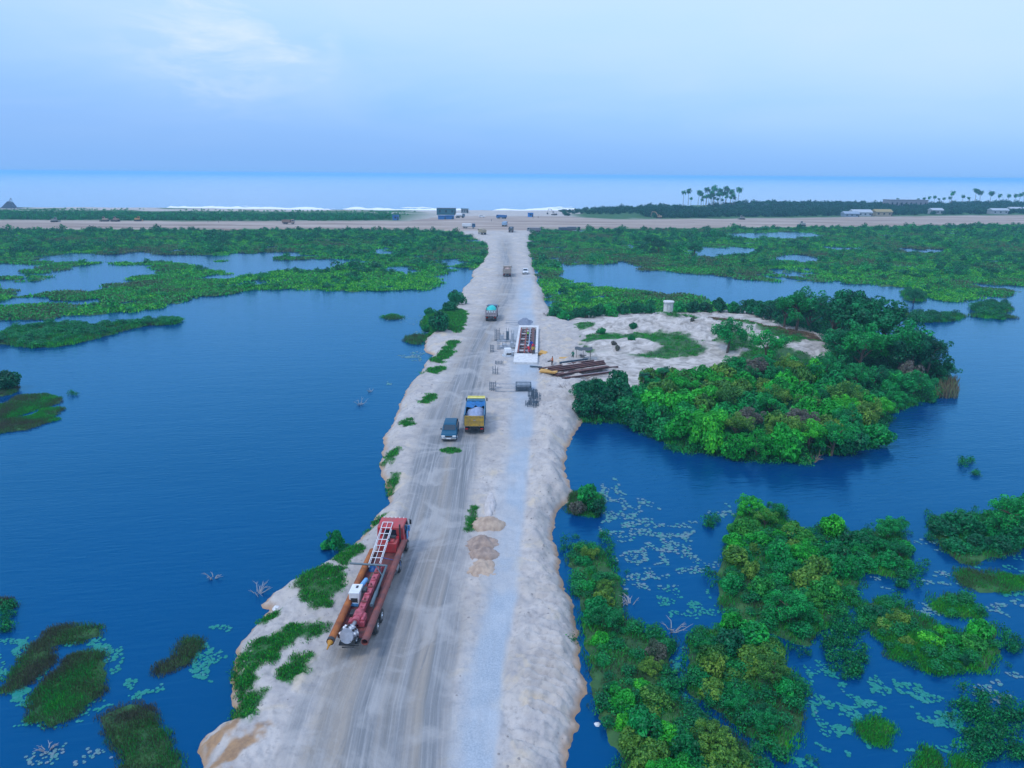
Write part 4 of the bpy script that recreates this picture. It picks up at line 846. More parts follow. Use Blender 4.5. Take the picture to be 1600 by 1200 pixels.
# lily pads: floating notched discs in drifts
def lilies():
    drifts = [  # pixel ellipse centre, half axes, count, pale with painted sky reflection?
        (115, 1015, 62, 14, 360, 0), (150, 1012, 26, 12, 150, 0), (35, 1010, 34, 16, 200, 0), (70, 1050, 12, 26, 130, 0), (40, 1085, 30, 14, 190, 0), (0, 1050, 16, 20, 60, 0), (180, 1040, 12, 22, 90, 0), (330, 987, 26, 12, 150, 0), (322, 1025, 24, 22, 170, 0), (315, 1055, 26, 16, 80, 0), (222, 1076, 28, 13, 110, 0), (110, 1110, 55, 18, 80, 0), (60, 1175, 50, 16, 70, 1), (140, 1180, 30, 14, 30, 1), (50, 1120, 35, 20, 70, 0),
        (955, 775, 28, 22, 190, 1), (975, 812, 42, 18, 230, 1), (1035, 838, 62, 22, 420, 1), (1010, 870, 40, 18, 200, 1), (1070, 880, 45, 30, 240, 1), (1005, 905, 32, 22, 150, 1), (1050, 945, 35, 25, 160, 0), (1100, 945, 22, 22, 110, 0), (1060, 1060, 18, 50, 150, 0), (1000, 790, 25, 14, 60, 1), (1130, 800, 18, 10, 50, 1),
        (1290, 1060, 35, 25, 170, 0), (1285, 1095, 30, 30, 160, 0), (1340, 1105, 40, 18, 190, 0), (1390, 1075, 40, 16, 200, 0), (1330, 1150, 38, 30, 230, 0), (1260, 1180, 32, 20, 110, 0), (1440, 1090, 26, 14, 100, 0), (1480, 1125, 40, 18, 180, 0), (1550, 1080, 40, 16, 80, 1), (1570, 885, 40, 14, 170, 0), (1440, 955, 50, 12, 150, 1), (1450, 850, 40, 12, 90, 1), (1470, 905, 24, 10, 90, 1), (1575, 950, 35, 12, 130, 1), (1590, 925, 20, 8, 60, 0), (1590, 1060, 30, 14, 70, 1), (1380, 908, 20, 10, 60, 1), (1430, 1180, 30, 14, 60, 0), (1500, 1170, 30, 14, 60, 0),
        (645, 556, 18, 7, 120, 1), (665, 520, 14, 7, 70, 1), (610, 600, 8, 3, 16, 1), (640, 500, 30, 8, 60, 1)]
    pads, tint = [], []
    for (u, v, a, b, n, pale) in drifts:
        for _ in range(int(n * 1.25)):
            r_, t = math.sqrt(rng.random()), rng.uniform(0, 6.28); w_ = (1 + .35 * math.sin(3 * t + u)) * r_
            q = P(u + a * w_ * math.cos(t), v + b * w_ * math.sin(t))
            if vn(np.array(q[0] * 1.1), np.array(q[1] * 1.1), 180) < .46: continue
            pads.append(q); tint.append(.75 if pale else .2)
    pads = np.array(pads); Z, _ = ground_zs(pads[:, 0], pads[:, 1]); f = Z < .01; pads = pads[f]; tint = np.array(tint)[f] + rng.normal(0, .16, f.sum())
    n = len(pads); k = 9; ang = np.linspace(.25, 6.28 - .25, k)
    r_ = rng.uniform(.07, .17, n) * np.clip(pads[:, 1] / 60, .8, 1.6); rot = rng.uniform(0, 6.28, n); tl = rng.normal(0, .05, (n, 2))
    A = ang[None] + rot[:, None]; X = pads[:, :1] + r_[:, None] * np.cos(A); Y = pads[:, 1:2] + r_[:, None] * np.sin(A); h = .012 + rng.random((n, 1)) * .012 + .01 * np.abs(np.cos(A)) 
    ring = np.stack([X, Y, h + 0 * X], -1); cen = np.concatenate([pads[:, :2], h[:, :1]], 1)[:, None]
    V = np.concatenate([cen, ring], 1).reshape(-1, 3); base = (np.arange(n) * (k + 1))[:, None]
    Ft = np.stack([np.stack([base[:, 0], base[:, 0] + 1 + i, base[:, 0] + 2 + i], -1) for i in range(k - 1)], 1).reshape(-1, 3)
    m = bpy.data.materials.new('lily_leaf'); m.use_nodes = True; b = m.node_tree.nodes['Principled BSDF']; b.inputs['Roughness'].default_value = .55; b.inputs['Specular IOR Level'].default_value = .25
    at = m.node_tree.nodes.new('ShaderNodeAttribute'); at.attribute_name = 'leaf'; rp = m.node_tree.nodes.new('ShaderNodeValToRGB'); cr = rp.color_ramp
    cr.elements[0].color = (.004, .20, .15, 1); cr.elements[1].color = (.15, .22, .27, 1); e = cr.elements.new(.45); e.color = (.015, .24, .22, 1)  # pale end of the ramp paints the sky's reflection into the pads
    m.node_tree.links.new(at.outputs['Fac'], rp.inputs[0]); m.node_tree.links.new(rp.outputs[0], b.inputs['Base Color'])
    tag(np_obj('lily_pads', V, Ft, m, {'leaf': np.repeat(np.clip(tint, 0, 1), k + 1)}, smooth=False), 'drifts of round floating lily pads on the ponds', kind='stuff')
lilies()

# coast: scrub strip at the left, wood at the right, palms
def coast_cover():
    c = rng.uniform([P(-300, 344)[0], 440], [P(660, 344)[0], 720], (16000, 2)); eN = crossN(c[:, 0]); cq = PP(COAST); eC = np.interp(c[:, 0], cq[:, 0], cq[:, 1])
    t = (c[:, 1] - eN) / (eC - eN); sm = fbm(c[:, 0] * .02, c[:, 1] * .03, 190, 3); taper = sstep(P(650, 340)[0], P(560, 340)[0], c[:, 0])
    f = (t > .02) & (t < .80) & (rng.random(len(c)) < np.where(t < .42, .9, .22) * taper) & (sm > .40); c = c[f]; t = t[f]
    p = np.column_stack([c, np.full(len(c), 1.0)])
    scatter('coast_scrub', 'low dark scrub between the coast road and the beach', p, np.where(t < .42, 1.7, .9) * rng.uniform(.6, 1.4, len(c)), rng.uniform(0, 6.28, len(c)), np.clip(rng.normal(.2, .15, len(c)) + (t > .42) * .15, 0, 1), [shrub_low(60 + i, 120) for i in range(3)])
    c = rng.uniform([P(880, 338)[0], 500], [P(1750, 330)[0], 1150], (22000, 2)); eN = crossN(c[:, 0]); eC = np.interp(c[:, 0], cq[:, 0], cq[:, 1])
    t = (c[:, 1] - eN) / (eC - eN); x0 = P(872, 330)[0]; bulk = sstep(x0, x0 + 60, c[:, 0] - .0 * t); dens = fbm(c[:, 0] * .015, c[:, 1] * .015, 195, 3)
    clear = (c[:, 0] > P(890, 338)[0]) & (c[:, 0] < P(1000, 338)[0]) & (t < .38)
    f = (t > .06) & (t < .82) & (dens > .30) & ~clear & (rng.random(len(c)) < .55); c = c[f]; t = t[f]; dens = dens[f]; b_ = sstep(x0, x0 + 70, c[:, 0])
    p = np.column_stack([c, np.full(len(c), .8)]); s = (1.6 + 2.6 * dens * rng.uniform(.5, 1.3, len(c))) * (.55 + .45 * b_)
    scatter('coast_wood', 'dark belt of trees between the coast road and the sea', p, s, rng.uniform(0, 6.28, len(c)), np.clip(rng.normal(.4, .2, len(c)), 0, 1), [shrub_low(70 + i, 220, M_WOOD, .15) for i in range(4)], rng.uniform(1.0, 1.5, len(c)))
coast_cover()
PALMS = [(1067, 321, 16, 'leftmost of two thin palms at the west end of the palm grove'), (1075, 321, 18, 'taller of two thin palms at the west end of the palm grove'), (1079, 323, 10, 'short palm below the two thin palms'), (1090, 323, 17, 'broad palm between the thin pair and the grove')]
PALMS += [(1097 + 6.0 * i + (i * 37 % 5) - 2, 322 + (i % 3), 15 + (i * 53 % 8), 'palm in the dense middle of the palm grove by the sea') for i in range(10)]
PALMS += [(1099 + 7.0 * i, 323, 12 + (i * 31 % 6), 'palm in the dense middle of the palm grove by the sea') for i in range(6)]
PALMS += [(1096 + 6.3 * i, 324, 9 + (i * 29 % 5), 'palm in the dense middle of the palm grove by the sea') for i in range(9)]
PALMS += [(1177, 326, 8, 'small lone palm east of the palm grove'), (1401, 322, 9, 'small palm beside the long grey building'), (1485, 322, 17, 'tall palm at the west of the eastern coconut row'), (1502, 322, 13, 'short leaning palm in the eastern coconut row'), (1522, 322, 20, 'tallest palm of the eastern coconut row'), (1530, 322, 18, 'palm just beside the tallest of the eastern row'), (1545, 324, 18, 'broad palm standing forward in the eastern row'), (1559, 322, 14, 'slim palm east of the broad forward palm'), (1573, 322, 14, 'second slim palm east of the broad forward palm'), (1512, 323, 11, 'bushy young palm below the tallest palms')]
PALMS += [(1434 + 8 * i, 322, 9 + (i * 17 % 4), 'palm in the low flat row behind the grey building') for i in range(7)] + [(1584 + 7 * i, 322, 14 + i % 3, 'palm in the clump cut by the right edge') for i in range(4)]
for i, (u, v, h, l) in enumerate(PALMS):
    if 'dense middle' in l: l = ('tall ' if h > 17 else 'short ' if h < 13 else '') + 'palm in the ' + ('western part' if u < 1113 else 'middle' if u < 1130 else 'eastern part') + ' of the dense palm grove by the sea'
    q = P(u, v, 1.0); plant('palm_tree', l, 'palm', palm_proto(10 + i % 5), (q[0], q[1], .9), (h * 1.0, h * 1.0, h * 1.05), i * 1.3, 'coconut palms along the shore', ('frond_crown', 'trunk'))
for i, (u, v, h, l) in enumerate([(1020, 392, 8.5, 'lone tall bush-like tree rising from the eastern marsh'), (1028, 396, 6.0, 'lower tree beside the lone marsh tree'), (1084, 399, 6, 'rounded tree at the marsh pond edge'), (1427, 472, 3.6, 'round dark tree standing in the northern water')]):
    q = P(u, v, .2); plant('tree', l, 'tree', tree_proto('dark', 1 + i), (q[0], q[1], .1), (h * 1.5, h * 1.5, h), i)

# ------------------------------------------------------------------ vehicles
RUBBER = mat('tyre_rubber', (.022, .023, .025), .85, scale=8, col2=(.06, .06, .06))
STEEL = mat('grey_steel', (.33, .35, .38), .45, .6, scale=4)
DARKST = mat('dark_steel', (.05, .055, .06), .6, .3, scale=4)
GLASS = mat('dark_glass', (.012, .03, .045), .06, 0, .05, spec=.8)
WHITE = mat('white_paint', (.74, .76, .78), .4, var=.08)
CHROME = mat('bright_metal', (.6, .63, .66), .25, .9, var=.05)
LAMPW = mat('lamp_lens', (.85, .86, .85), .15, var=.03)
LAMPR = mat('red_lens', (.45, .01, .01), .25, var=.05)
def wheel(root, x, y, r, wd, name='wheel', rim=STEEL):
    s = 1 if x > 0 else -1
    m = MB().cyl((x - wd / 2, y, r), (x - wd / 2 + .05, y, r), r * .90, r, 20).cyl((x - wd / 2 + .05, y, r), (x + wd / 2 - .05, y, r), r, r, 20).cyl((x + wd / 2 - .05, y, r), (x + wd / 2, y, r), r, r * .9, 20)
    o = m.build(name, RUBBER, root)
    MB().cyl((x + s * (wd / 2 - .02), y, r), (x + s * (wd / 2 + .02), y, r), r * .58, r * .5, 14).cyl((x + s * (wd / 2), y, r), (x + s * (wd / 2 + .06), y, r), r * .22, r * .18, 10).build('rim', rim, o)
    return o
def cab_over(root, y0, ln, wd, z0, h, m, roof_m=None):
    """tilt cab: shell, windows, mirrors, lamps; front at y0 + ln"""
    y1 = y0 + ln; z1 = z0 + h
    prof = [(y0, z0), (y1 - .03, z0), (y1, z0 + h * .35), (y1 - .04, z0 + h * .50), (y1 - .28, z1 - .10), (y1 - .45, z1), (y0 + .12, z1), (y0, z1 - .12)]
    c = MB().prism(prof, -wd / 2, wd / 2, inset=(z0 + h * .5, .09)).build('cab', m, root, .05)
    zz = z0 + h * .52
    MB().quad((-wd / 2 + .14, y1 - .02, zz), (wd / 2 - .14, y1 - .02, zz), (wd / 2 - .22, y1 - .262, z1 - .15), (-wd / 2 + .22, y1 - .262, z1 - .15)).build('windscreen', GLASS, c)
    for s in (-1, 1):
        xx = s * (wd / 2 + .006); x2 = s * (wd / 2 - .09 * h * .36 + .006)
        MB().quad((xx, y1 - .22, zz), (xx, y0 + .45, zz), (x2, y0 + .45, z1 - .2), (x2, y1 - .45, z1 - .2)).build('side_window', GLASS, c)
        MB().box((s * (wd / 2 + .16), y1 - .1, z0 + h * .72), (.16, .09, .42)).cyl((s * (wd / 2 - .05), y1 - .12, z0 + h * .85), (s * (wd / 2 + .16), y1 - .1, z0 + h * .85), .018).build('mirror', DARKST, c)
        MB().box((s * (wd / 2 - .25), y1 + .0, z0 + .18), (.34, .05, .16)).build('headlight', LAMPW, c)
    MB().quad((-.55, y0 - .006, z0 + h * .55), (.55, y0 - .006, z0 + h * .55), (.5, y0 - .006, z1 - .28), (-.5, y0 - .006, z1 - .28)).build('rear_window', GLASS, c)
    MB().box((0, y1 + .02, z0 + .02), (wd - .06, .14, .26)).build('bumper', DARKST, c, .03)
    return c
def tipper(name, label, loc, rz, bedm, cabm, loadm, gate=None, group=None, fine=True, wd=2.5, ribs=4):
    t = thing(name, label, 'truck', loc, rz, group)
    MB().box((-.42, 3.7, .92), (.12, 7.2, .24)).box((.42, 3.7, .92), (.12, 7.2, .24)).box((0, .5, .9), (.9, .12, .2)).box((0, 5, .9), (.9, .12, .2)).build('chassis', DARKST, t)
    for y in (1.45, 2.8, 6.75):
        for s in (-1, 1): wheel(t, s * (wd / 2 - .28 if y < 4 else wd / 2 - .2), y, .53, .5 if y < 4 else .32)
    a = wd / 2; z0, z1 = 1.15, 2.62; th = .07
    b = MB().box((0, 2.95, z0), (wd - .1, 5.3, .12)).box((-a + .03, 2.95, (z0 + z1) / 2), (th, 5.3, z1 - z0)).box((a - .03, 2.95, (z0 + z1) / 2), (th, 5.3, z1 - z0)).box((0, 5.58, (z0 + z1) / 2 + .12), (wd - .02, th, z1 - z0 + .24)).box((0, 5.85, z1 + .2), (wd - .1, .6, .06)).build('dump_bed', bedm, t, .015)
    for s in (-1, 1):
        for k in range(6): MB().box((s * (a + .035), .6 + k * .95, (z0 + z1) / 2), (.08, .12, z1 - z0 - .02)).build('side_rib', bedm, b)
        MB().box((s * (a - .02), 2.95, z1 + .03), (.14, 5.32, .09)).build('top_rail', bedm, b)
    g = MB().box((0, .26, (z0 + z1) / 2 - .02), (wd - .06, .07, z1 - z0 - .1)).build('tailgate', gate or bedm, t, .01)
    for k in range(ribs + 1): MB().box((-a + .12 + k * (wd - .24) / ribs, .195, (z0 + z1) / 2 - .02), (.09, .08, z1 - z0 - .12)).build('upright_rib', gate or bedm, g)
    for z in (z0 + .1, (z0 + z1) / 2, z1 - .12): MB().box((0, .19, z), (wd - .1, .07, .09)).build('cross_rib', gate or bedm, g)
    for s in (-1, 1):
        MB().box((s * .95, .2, .86), (.34, .05, .14)).build('tail_lamp', LAMPR, t)
        MB().box((s * .93, .62, .55), (.55, .02, .52)).build('mud_flap', RUBBER, t)
    cab_over(t, 6.0, 1.85, wd - .06, .85, 2.0, cabm)
    if loadm: MB().heap((0, 2.85, z0 + .95), a - .1, 2.55, .5, 20, 8, .22, 3, 1.9).build('load', loadm, t, smooth=60)
    return t
def at(u, v, z=ROAD_Z):
    q = P(u, v, z); return (q[0], q[1], ground_z(q[0], q[1]) + .0)

# the red piling-rig truck -------------------------------------------------
RED = mat('red_paint', (.50, .018, .03), .45, scale=1.6, col2=(.34, .06, .055), coat=.15)
PINK = mat('faded_red_paint', (.50, .10, .14), .55, var=.25, scale=3, col2=(.28, .05, .06))
MAROON = mat('maroon_primer', (.20, .045, .04), .7, scale=2.5, col2=(.10, .04, .035))
BLUEGREY = mat('blue_grey_pipe', (.10, .15, .18), .5, .2, scale=3)
BLUE = mat('blue_paint', (.02, .14, .42), .4)
LBLUE = mat('light_blue_paint', (.08, .30, .60), .4)
def rig_truck():
    a = np.array(at(590, 981)); b = np.array(at(634, 863)); d = (b - a)[:2]; hd = math.atan2(-d[0], d[1])
    # the wheels seen are those of the right side; the truck's own axis lies 1.05 m to their left
    perp = np.array([-math.cos(hd), -math.sin(hd)]); fwd = np.array([-math.sin(hd), math.cos(hd)])
    o = a[:2] + perp * 1.05 - fwd * 3.7
    t = thing('rig_truck', 'long red flatbed truck carrying piling gear, white ladder and pipes', 'truck', (o[0], o[1], ROAD_Z + .02), hd)
    MB().box((-.45, 7.6, .98), (.14, 13.6, .28)).box((.45, 7.6, .98), (.14, 13.6, .28)).build('chassis', DARKST, t)
    dk = MB().box((0, 6.6, 1.2), (1.9, 11.4, .1)).box((-.95, 6.6, 1.22), (.1, 11.4, .22)).box((.95, 6.6, 1.22), (.1, 11.4, .22)).build('deck', MAROON, t, .01)
    for k in range(10): MB().box((0, 1.4 + k * 1.15, 1.1), (2.1, .12, .14)).build('cross_beam', MAROON, dk)
    for y in (3.1, 4.4, 11.2, 14.6):
        for s in (-1, 1): wheel(t, s * (1.0 if y < 14 else 1.05), y, .52, .5 if y < 14 else .32, rim=CHROME if y < 5 else STEEL)
    c = cab_over(t, 13.4, 2.1, 2.35, .95, 1.95, RED)
    for k in range(6): MB().cyl((-.85 + k * .34, 15.0, 2.9), (-.85 + k * .34, 15.0, 3.0), .05, .03, 8).build('roof_lamp', LAMPW, c)
    MB().box((1.26, 14.3, 1.75), (.06, .5, .75)).box((1.3, 14.75, 2.1), (.2, .1, .5)).build('side_panel', LBLUE, c)
    MB().cyl((.85, 13.25, 1.2), (.85, 13.25, 3.2), .07, .07, 10).build('exhaust', DARKST, t)
    MB().box((0, 12.55, 1.72), (1.6, 1.3, .85)).box((0, 12.5, 2.2), (1.1, .8, .14)).build('engine_cover', RED, t, .04)
    MB().box((.35, 12.7, 2.32), (.5, .35, .16)).cyl((-.3, 12.3, 2.3), (-.3, 12.9, 2.3), .12, .12, 10).box((.1, 12.2, 2.3), (.3, .2, .2)).build('winch', DARKST, t)
    MB().cyl((.95, 12.5, .75), (.95, 10.0, .75), .3, .3, 12).build('fuel_tank', STEEL, t)
    # white ladder frame sloping back from the cab
    ld = MB(); p0, p1 = np.array([-.28, 13.9, 3.05]), np.array([-.38, 9.0, 1.95])
    for sx in (-.42, .42):
        ld.cyl(p0 + [sx, 0, 0], p1 + [sx, 0, 0], .035, n=6); ld.cyl(p0 + [sx, 0, -.3], p1 + [sx, 0, -.3], .03, n=6)
    for sx in (.0,): ld.cyl(p0 + [sx, 0, 0], p1 + [sx, 0, 0], .025, n=6)
    for k in range(8):
        q = p0 + (p1 - p0) * k / 7; ld.cyl(q + [-.42, 0, 0], q + [.42, 0, 0], .032, n=6); ld.cyl(q + [-.42, 0, -.3], q + [-.42, 0, 0], .022, n=6); ld.cyl(q + [.42, 0, -.3], q + [.42, 0, 0], .022, n=6)
    ld.cyl(p0 + [-.42, 0, 0], p0 + [-.42, 0, -.9], .03, n=6).cyl(p1 + [.42, 0, -.3], p1 + [.42, 0, -.75], .03, n=6)
    ld.build('ladder_frame', WHITE, t)
    MB().heap((-.5, 9.4, 1.25), .45, .6, .55, 10, 4, .3, 2).build('tarpaulin', BLUE, t)
    MB().heap((-.1, 8.3, 1.25), .55, .5, .5, 10, 4, .35, 4).build('rope_coil', mat('old_rope', (.16, .13, .10), .9), t)
    # mast
    m = MB().box((.12, 5.7, 1.78), (.44, 6.6, .44)).box((.12, 8.95, 1.62), (.6, .4, .5)).build('mast', PINK, t, .03)
    for k in range(7): MB().box((.12, 2.9 + k * .95, 2.03), (.34, .18, .08)).cyl((.12, 3.2 + k * .95, 2.0), (.12, 3.2 + k * .95, 2.12), .06, .05, 8).build('mast_bracket', MAROON if k % 2 else PINK, m)
    MB().box((-.15, 5.2, 2.1), (.3, .5, .22)).cyl((-.1, 5.0, 1.7), (-.1, 6.1, 1.7), .1).build('hydraulic_block', DARKST, m)
    MB().cyl((.08, 2.9, 1.75), (.02, 2.3, 1.7), .38, .34, 14).cyl((.02, 2.3, 1.7), (-.02, 1.9, 1.68), .28, .30, 14).box((.4, 2.3, 1.5), (.45, .8, .4)).box((-.35, 2.3, 1.45), (.4, .5, .3)).cyl((.45, 2.0, 1.75), (.45, 2.8, 1.75), .13).build('rotary_head', PINK, t, .02)
    MB().cyl((-.02, 1.95, 1.68), (-.12, 1.2, 1.6), .15, .12, 12).cyl((-.12, 1.5, 1.62), (-.14, 1.25, 1.6), .22, .22, 12).build('drive_rod', STEEL, t)
    ax = Vector((-.22, -.86, .28)).normalized(); cc = Vector((-.18, .75, 1.48))
    dr = MB().cyl(cc - ax * .3, cc + ax * .3, .62, .5, 22).build('cutter_drum', mat('worn_grey_steel', (.42, .44, .50), .45, .4, scale=3), t)
    q1 = ax.orthogonal().normalized(); q2 = ax.cross(q1)
    for k in range(14):
        an = k * 2 * math.pi / 14; dd = q1 * math.cos(an) + q2 * math.sin(an)
        for off, rr in ((.12, .575), (-.14, .61)):
            p = cc + ax * off + dd * rr; MB().box((0, 0, 0), (.13, .12, .13)).build('cutter_tooth', RUBBER if k % 2 else WHITE, dr, loc=p, rot=(an, .3, an))
    MB().box((-.1, .55, 1.0), (1.3, .5, .1)).cyl((-.75, .5, 1.05), (.6, .3, 1.05), .06).cyl((-.5, .2, .9), (.3, .25, .95), .05).box((.2, .5, 1.2), (.3, .4, .3)).build('rear_carrier', DARKST, t)
    MB().cyl((.85, 8.1, 2.4), (.78, 3.5, 2.05), .085, .085, 10).cyl((.85, 8.1, 2.4), (-2.05, 8.35, 2.35), .085, .085, 10).cyl((.80, 4.9, 2.16), (.775, 3.4, 2.04), .13, .13, 10).cyl((.82, 6.8, 2.3), (0, 8.1, 2.36), .04, .04, 8).cyl((.3, 8.1, 1.2), (.3, 8.15, 2.38), .06, .06, 8).cyl((.8, 3.9, 1.2), (.8, 3.9, 2.0), .06, .06, 8).build('pipe_frame', BLUEGREY, t)
    MB().cyl((.1, 9.6, 2.2), (1.35, 10.6, 1.3), .025, n=6).cyl((1.35, 10.6, 1.3), (1.4, 10.6, .9), .025, n=6).build('tie_chain', BLUE, t)
    w_ = MB().box((-.72, 4.9, 1.85), (.74, 1.15, .95)).box((-.72, 4.9, 2.36), (.78, 1.2, .06)).build('control_box', WHITE, t, .03)
    MB().box((-.72, 4.32, 1.78), (.5, .03, .34)).box((-.66, 5.1, 2.4), (.16, .3, .04)).build('hatch', DARKST, w_)
    MB().box((-.72, 4.5, 1.42), (.6, .5, .2)).build('control_base', LBLUE, t)
    MB().cyl((-.58, 5.6, 2.05), (-.42, 6.7, 2.0), .17, .17, 14).cyl((-.42, 6.7, 2.0), (-.40, 6.85, 2.0), .17, .08, 14).build('gas_cylinder', mat('pale_blue_enamel', (.16, .42, .72), .35), t)
    MB().box((-.1, 7.4, 1.4), (.7, .8, .3)).box((.5, 6.2, 1.38), (.3, 1.2, .25)).box((-.5, 3.4, 1.36), (.5, .6, .22)).build('tool_boxes', DARKST, t)
    for y in (2.2, 7.0, 11.2): MB().box((1.12, y, 1.28), (.4, .16, .12)).box((-1.12, y, 1.28), (.4, .16, .12)).build('pipe_bunk', DARKST, t)
    M = t.matrix_basis.copy(); M = Matrix.Translation(t.location) @ Matrix.Rotation(hd, 4, 'Z')
    def pipe(x, y0, y1, r, z, m, label, tip):
        p = M @ Vector((x, y0, z)); e = thing('steel_pipe', label, 'pipe', p, hd, 'piling pipes on the red truck'); n = 18; L_ = y1 - y0
        ring = MB(); vs = []; fs = []
        for yy, rr in ((0, r), (L_, r), (L_, r * .86), (0, r * .86)):
            for i in range(n): an = 2 * math.pi * i / n; vs.append((rr * math.cos(an), yy, rr * math.sin(an)))
        for k in range(4):
            for i in range(n): a_ = k * n + i; b_ = k * n + (i + 1) % n; c_ = ((k + 1) % 4) * n; fs.append((a_, b_, c_ + (i + 1) % n, c_ + i))
        ring.add(vs, fs).build('barrel', m, e)
        for yy in (L_ * .33, L_ * .66): MB().cyl((0, yy, 0), (0, yy + .05, 0), r * 1.03, r * 1.03, n).build('weld_seam', m, e)
        if tip: MB().cyl((0, -.02, 0), (0, -.35, -.02), r * .8, r * .3, 12).cyl((0, -.3, -.02), (0, -.7, -.05), r * .32, r * .18, 10).build('nozzle', mat('ochre_paint', (.50, .22, .02), .6), e); MB().cyl((0, .25, 0), (0, .0, 0), r * 1.06, r * 1.06, n).build('end_collar', DARKST, e)
    rust_o = mat('orange_rust', (.42, .13, .025), .75, scale=1.2, col2=(.20, .055, .02)); rust_m = mat('maroon_rust', (.24, .065, .05), .7, scale=1.4, col2=(.13, .05, .05))
    pipe(-1.14, -.2, 11.6, .25, 1.60, rust_o, 'orange rusty pipe with pointed tip along the red truck', True)
    pipe(1.14, -.1, 13.2, .25, 1.60, rust_m, 'dull maroon open pipe along the right flank of the red truck', False)
rig_truck()

# yellow tipper, dark car ------------------------------------------------
YEL = mat('yellow_paint', (.52, .33, .03), .6, scale=2.5, col2=(.33, .22, .06)); PALEY = mat('pale_yellow_paint', (.80, .72, .22), .4)
PALESAND = mat('pale_load', (.30, .37, .52), .95, scale=3, bump=.6); 
TARPB = mat('blue_tarpaulin', (.015, .16, .42), .6, scale=2)
t = tipper('tipper_truck', 'yellow-backed tipper truck heaped with pale sand under a blue sheet', at(741, 681), R(0.5), mat('tipper_side_blue', (.035, .15, .26), .5, scale=2), mat('cab_blue', (.03, .16, .34), .4), PALESAND, YEL)
MB().box((0, 6.55, 2.93), (2.35, .55, .1)).box((0, 6.82, 3.0), (2.3, .08, .2)).build('roof_visor', PALEY, t, .02)
def sheet(t):
    V = []; Fq = []; n = 12
    for i in range(n + 1):
        for j in range(n + 1):
            x = -1.2 + 2.4 * i / n; y = 3.4 + 2.2 * j / n; front = j / n
            z = 2.72 + .25 * math.sin(i * 1.3 + j) * .25 - .35 * max(0, 1 - abs(x) * .2) * (1 - front) * (1 if x > .2 else .4) + .06 * math.sin(3 * i + 2 * j)
            V.append((x, y + (0 if x < 0 else .9 * (1 - front)), z))
    for i in range(n):
        for j in range(n): a = i * (n + 1) + j; Fq.append((a, a + n + 1, a + n + 2, a + 1))
    MB().add(V, Fq).build('load_sheet', TARPB, t, smooth=60)
sheet(t)
def car(name, label, loc, rz, m, pickup=False, group=None):
    """front towards +y"""
    t = thing(name, label, 'car', loc, rz, group); L_, W_ = (5.2, 1.85) if pickup else (4.75, 1.9)
    prof = [(0, .45), (0, .95), (.05, 1.05), (L_ * .30 if pickup else .3, 1.08), (L_ * .70, 1.06), (L_ - .25, .96), (L_ - .04, .8), (L_, .42), (L_ - .1, .3), (.1, .32)]
    b = MB().prism(prof, -W_ / 2, W_ / 2).build('body', m, t, .07)
    g0 = L_ * .34 if pickup else .15
    MB().prism([(g0, 1.04), (g0 + .12, 1.5), (g0 + .35, 1.68), (L_ * .52, 1.68), (L_ * .57, 1.6), (L_ * .715, 1.05)], -W_ / 2 + .06, W_ / 2 - .06, inset=(1.04, .22)).build('cabin', m, t, .05)
    a = W_ / 2 - .2
    MB().quad((-a - .02, L_ * .708 + .012, 1.09), (a + .02, L_ * .708 + .012, 1.09), (a - .08, L_ * .582 + .012, 1.57), (-a + .08, L_ * .582 + .012, 1.57)).build('windscreen', GLASS, t)
    MB().quad((-a, g0 + .02, 1.12), (a, g0 + .02, 1.12), (a - .1, g0 + .10, 1.5), (-a + .1, g0 + .10, 1.5)).build('rear_window', GLASS, t)
    for s in (-1, 1):
        x0 = s * (W_ / 2 - .065); x1 = s * (W_ / 2 - .155)
        for (ya, yb) in ((g0 + .3, L_ * .40), (L_ * .42, L_ * .62)):
            if yb - ya > .2: MB().quad((x0, ya, 1.13), (x0, yb + .06, 1.13), (x1, yb - .08, 1.55), (x1, ya + .06, 1.55)).build('side_window', GLASS, t)
        MB().box((s * (W_ / 2 + .1), L_ * .665, 1.15), (.2, .1, .15)).build('mirror', DARKST, t, .02)
        MB().box((s * (W_ / 2 - .28), L_ - .10, .76), (.42, .16, .16)).build('headlight', LAMPW, t, .02)
        MB().box((s * (W_ / 2 - .2), .01, .85), (.22, .06, .25)).build('tail_lamp', LAMPR, t)
        for y in (.95, L_ - .95): wheel(t, s * (W_ / 2 - .12), y, .37, .25, rim=CHROME)
    MB().box((0, L_ - .02, .5), (W_ - .08, .14, .22)).build('front_bumper', CHROME, t, .03)
    MB().box((0, L_ - .04, .72), (.75, .1, .16)).build('grille', DARKST, t)
    MB().box((0, L_ + .06, .5), (.52, .02, .12)).build('number_plate', WHITE, t)
    MB().box((0, .0, .5), (W_ - .1, .12, .2)).build('rear_bumper', DARKST, t)
    if pickup: MB().box((0, .85, .98), (W_ - .3, 1.45, .2)).build('bed_floor', DARKST, t)
    return t
CARB = mat('teal_blue_paint', (.004, .085, .16), .4, var=.06, scale=1, spec=.3)
q = at(701, 691); car('dark_car', 'dark teal station wagon driving towards the camera beside the yellow tipper', (q[0], q[1] + 4.75, q[2]), R(180), CARB)
WHP = mat('white_car_paint', (.72, .75, .78), .3, var=.05, coat=.4)
q = at(821, 429); car('white_pickup', 'white pickup coming down the right lane of the far road', (q[0], q[1] + 5.2, q[2]), R(180), WHP, True)
TURQ = mat('turquoise_tarpaulin', (.01, .55, .50), .55, scale=2)
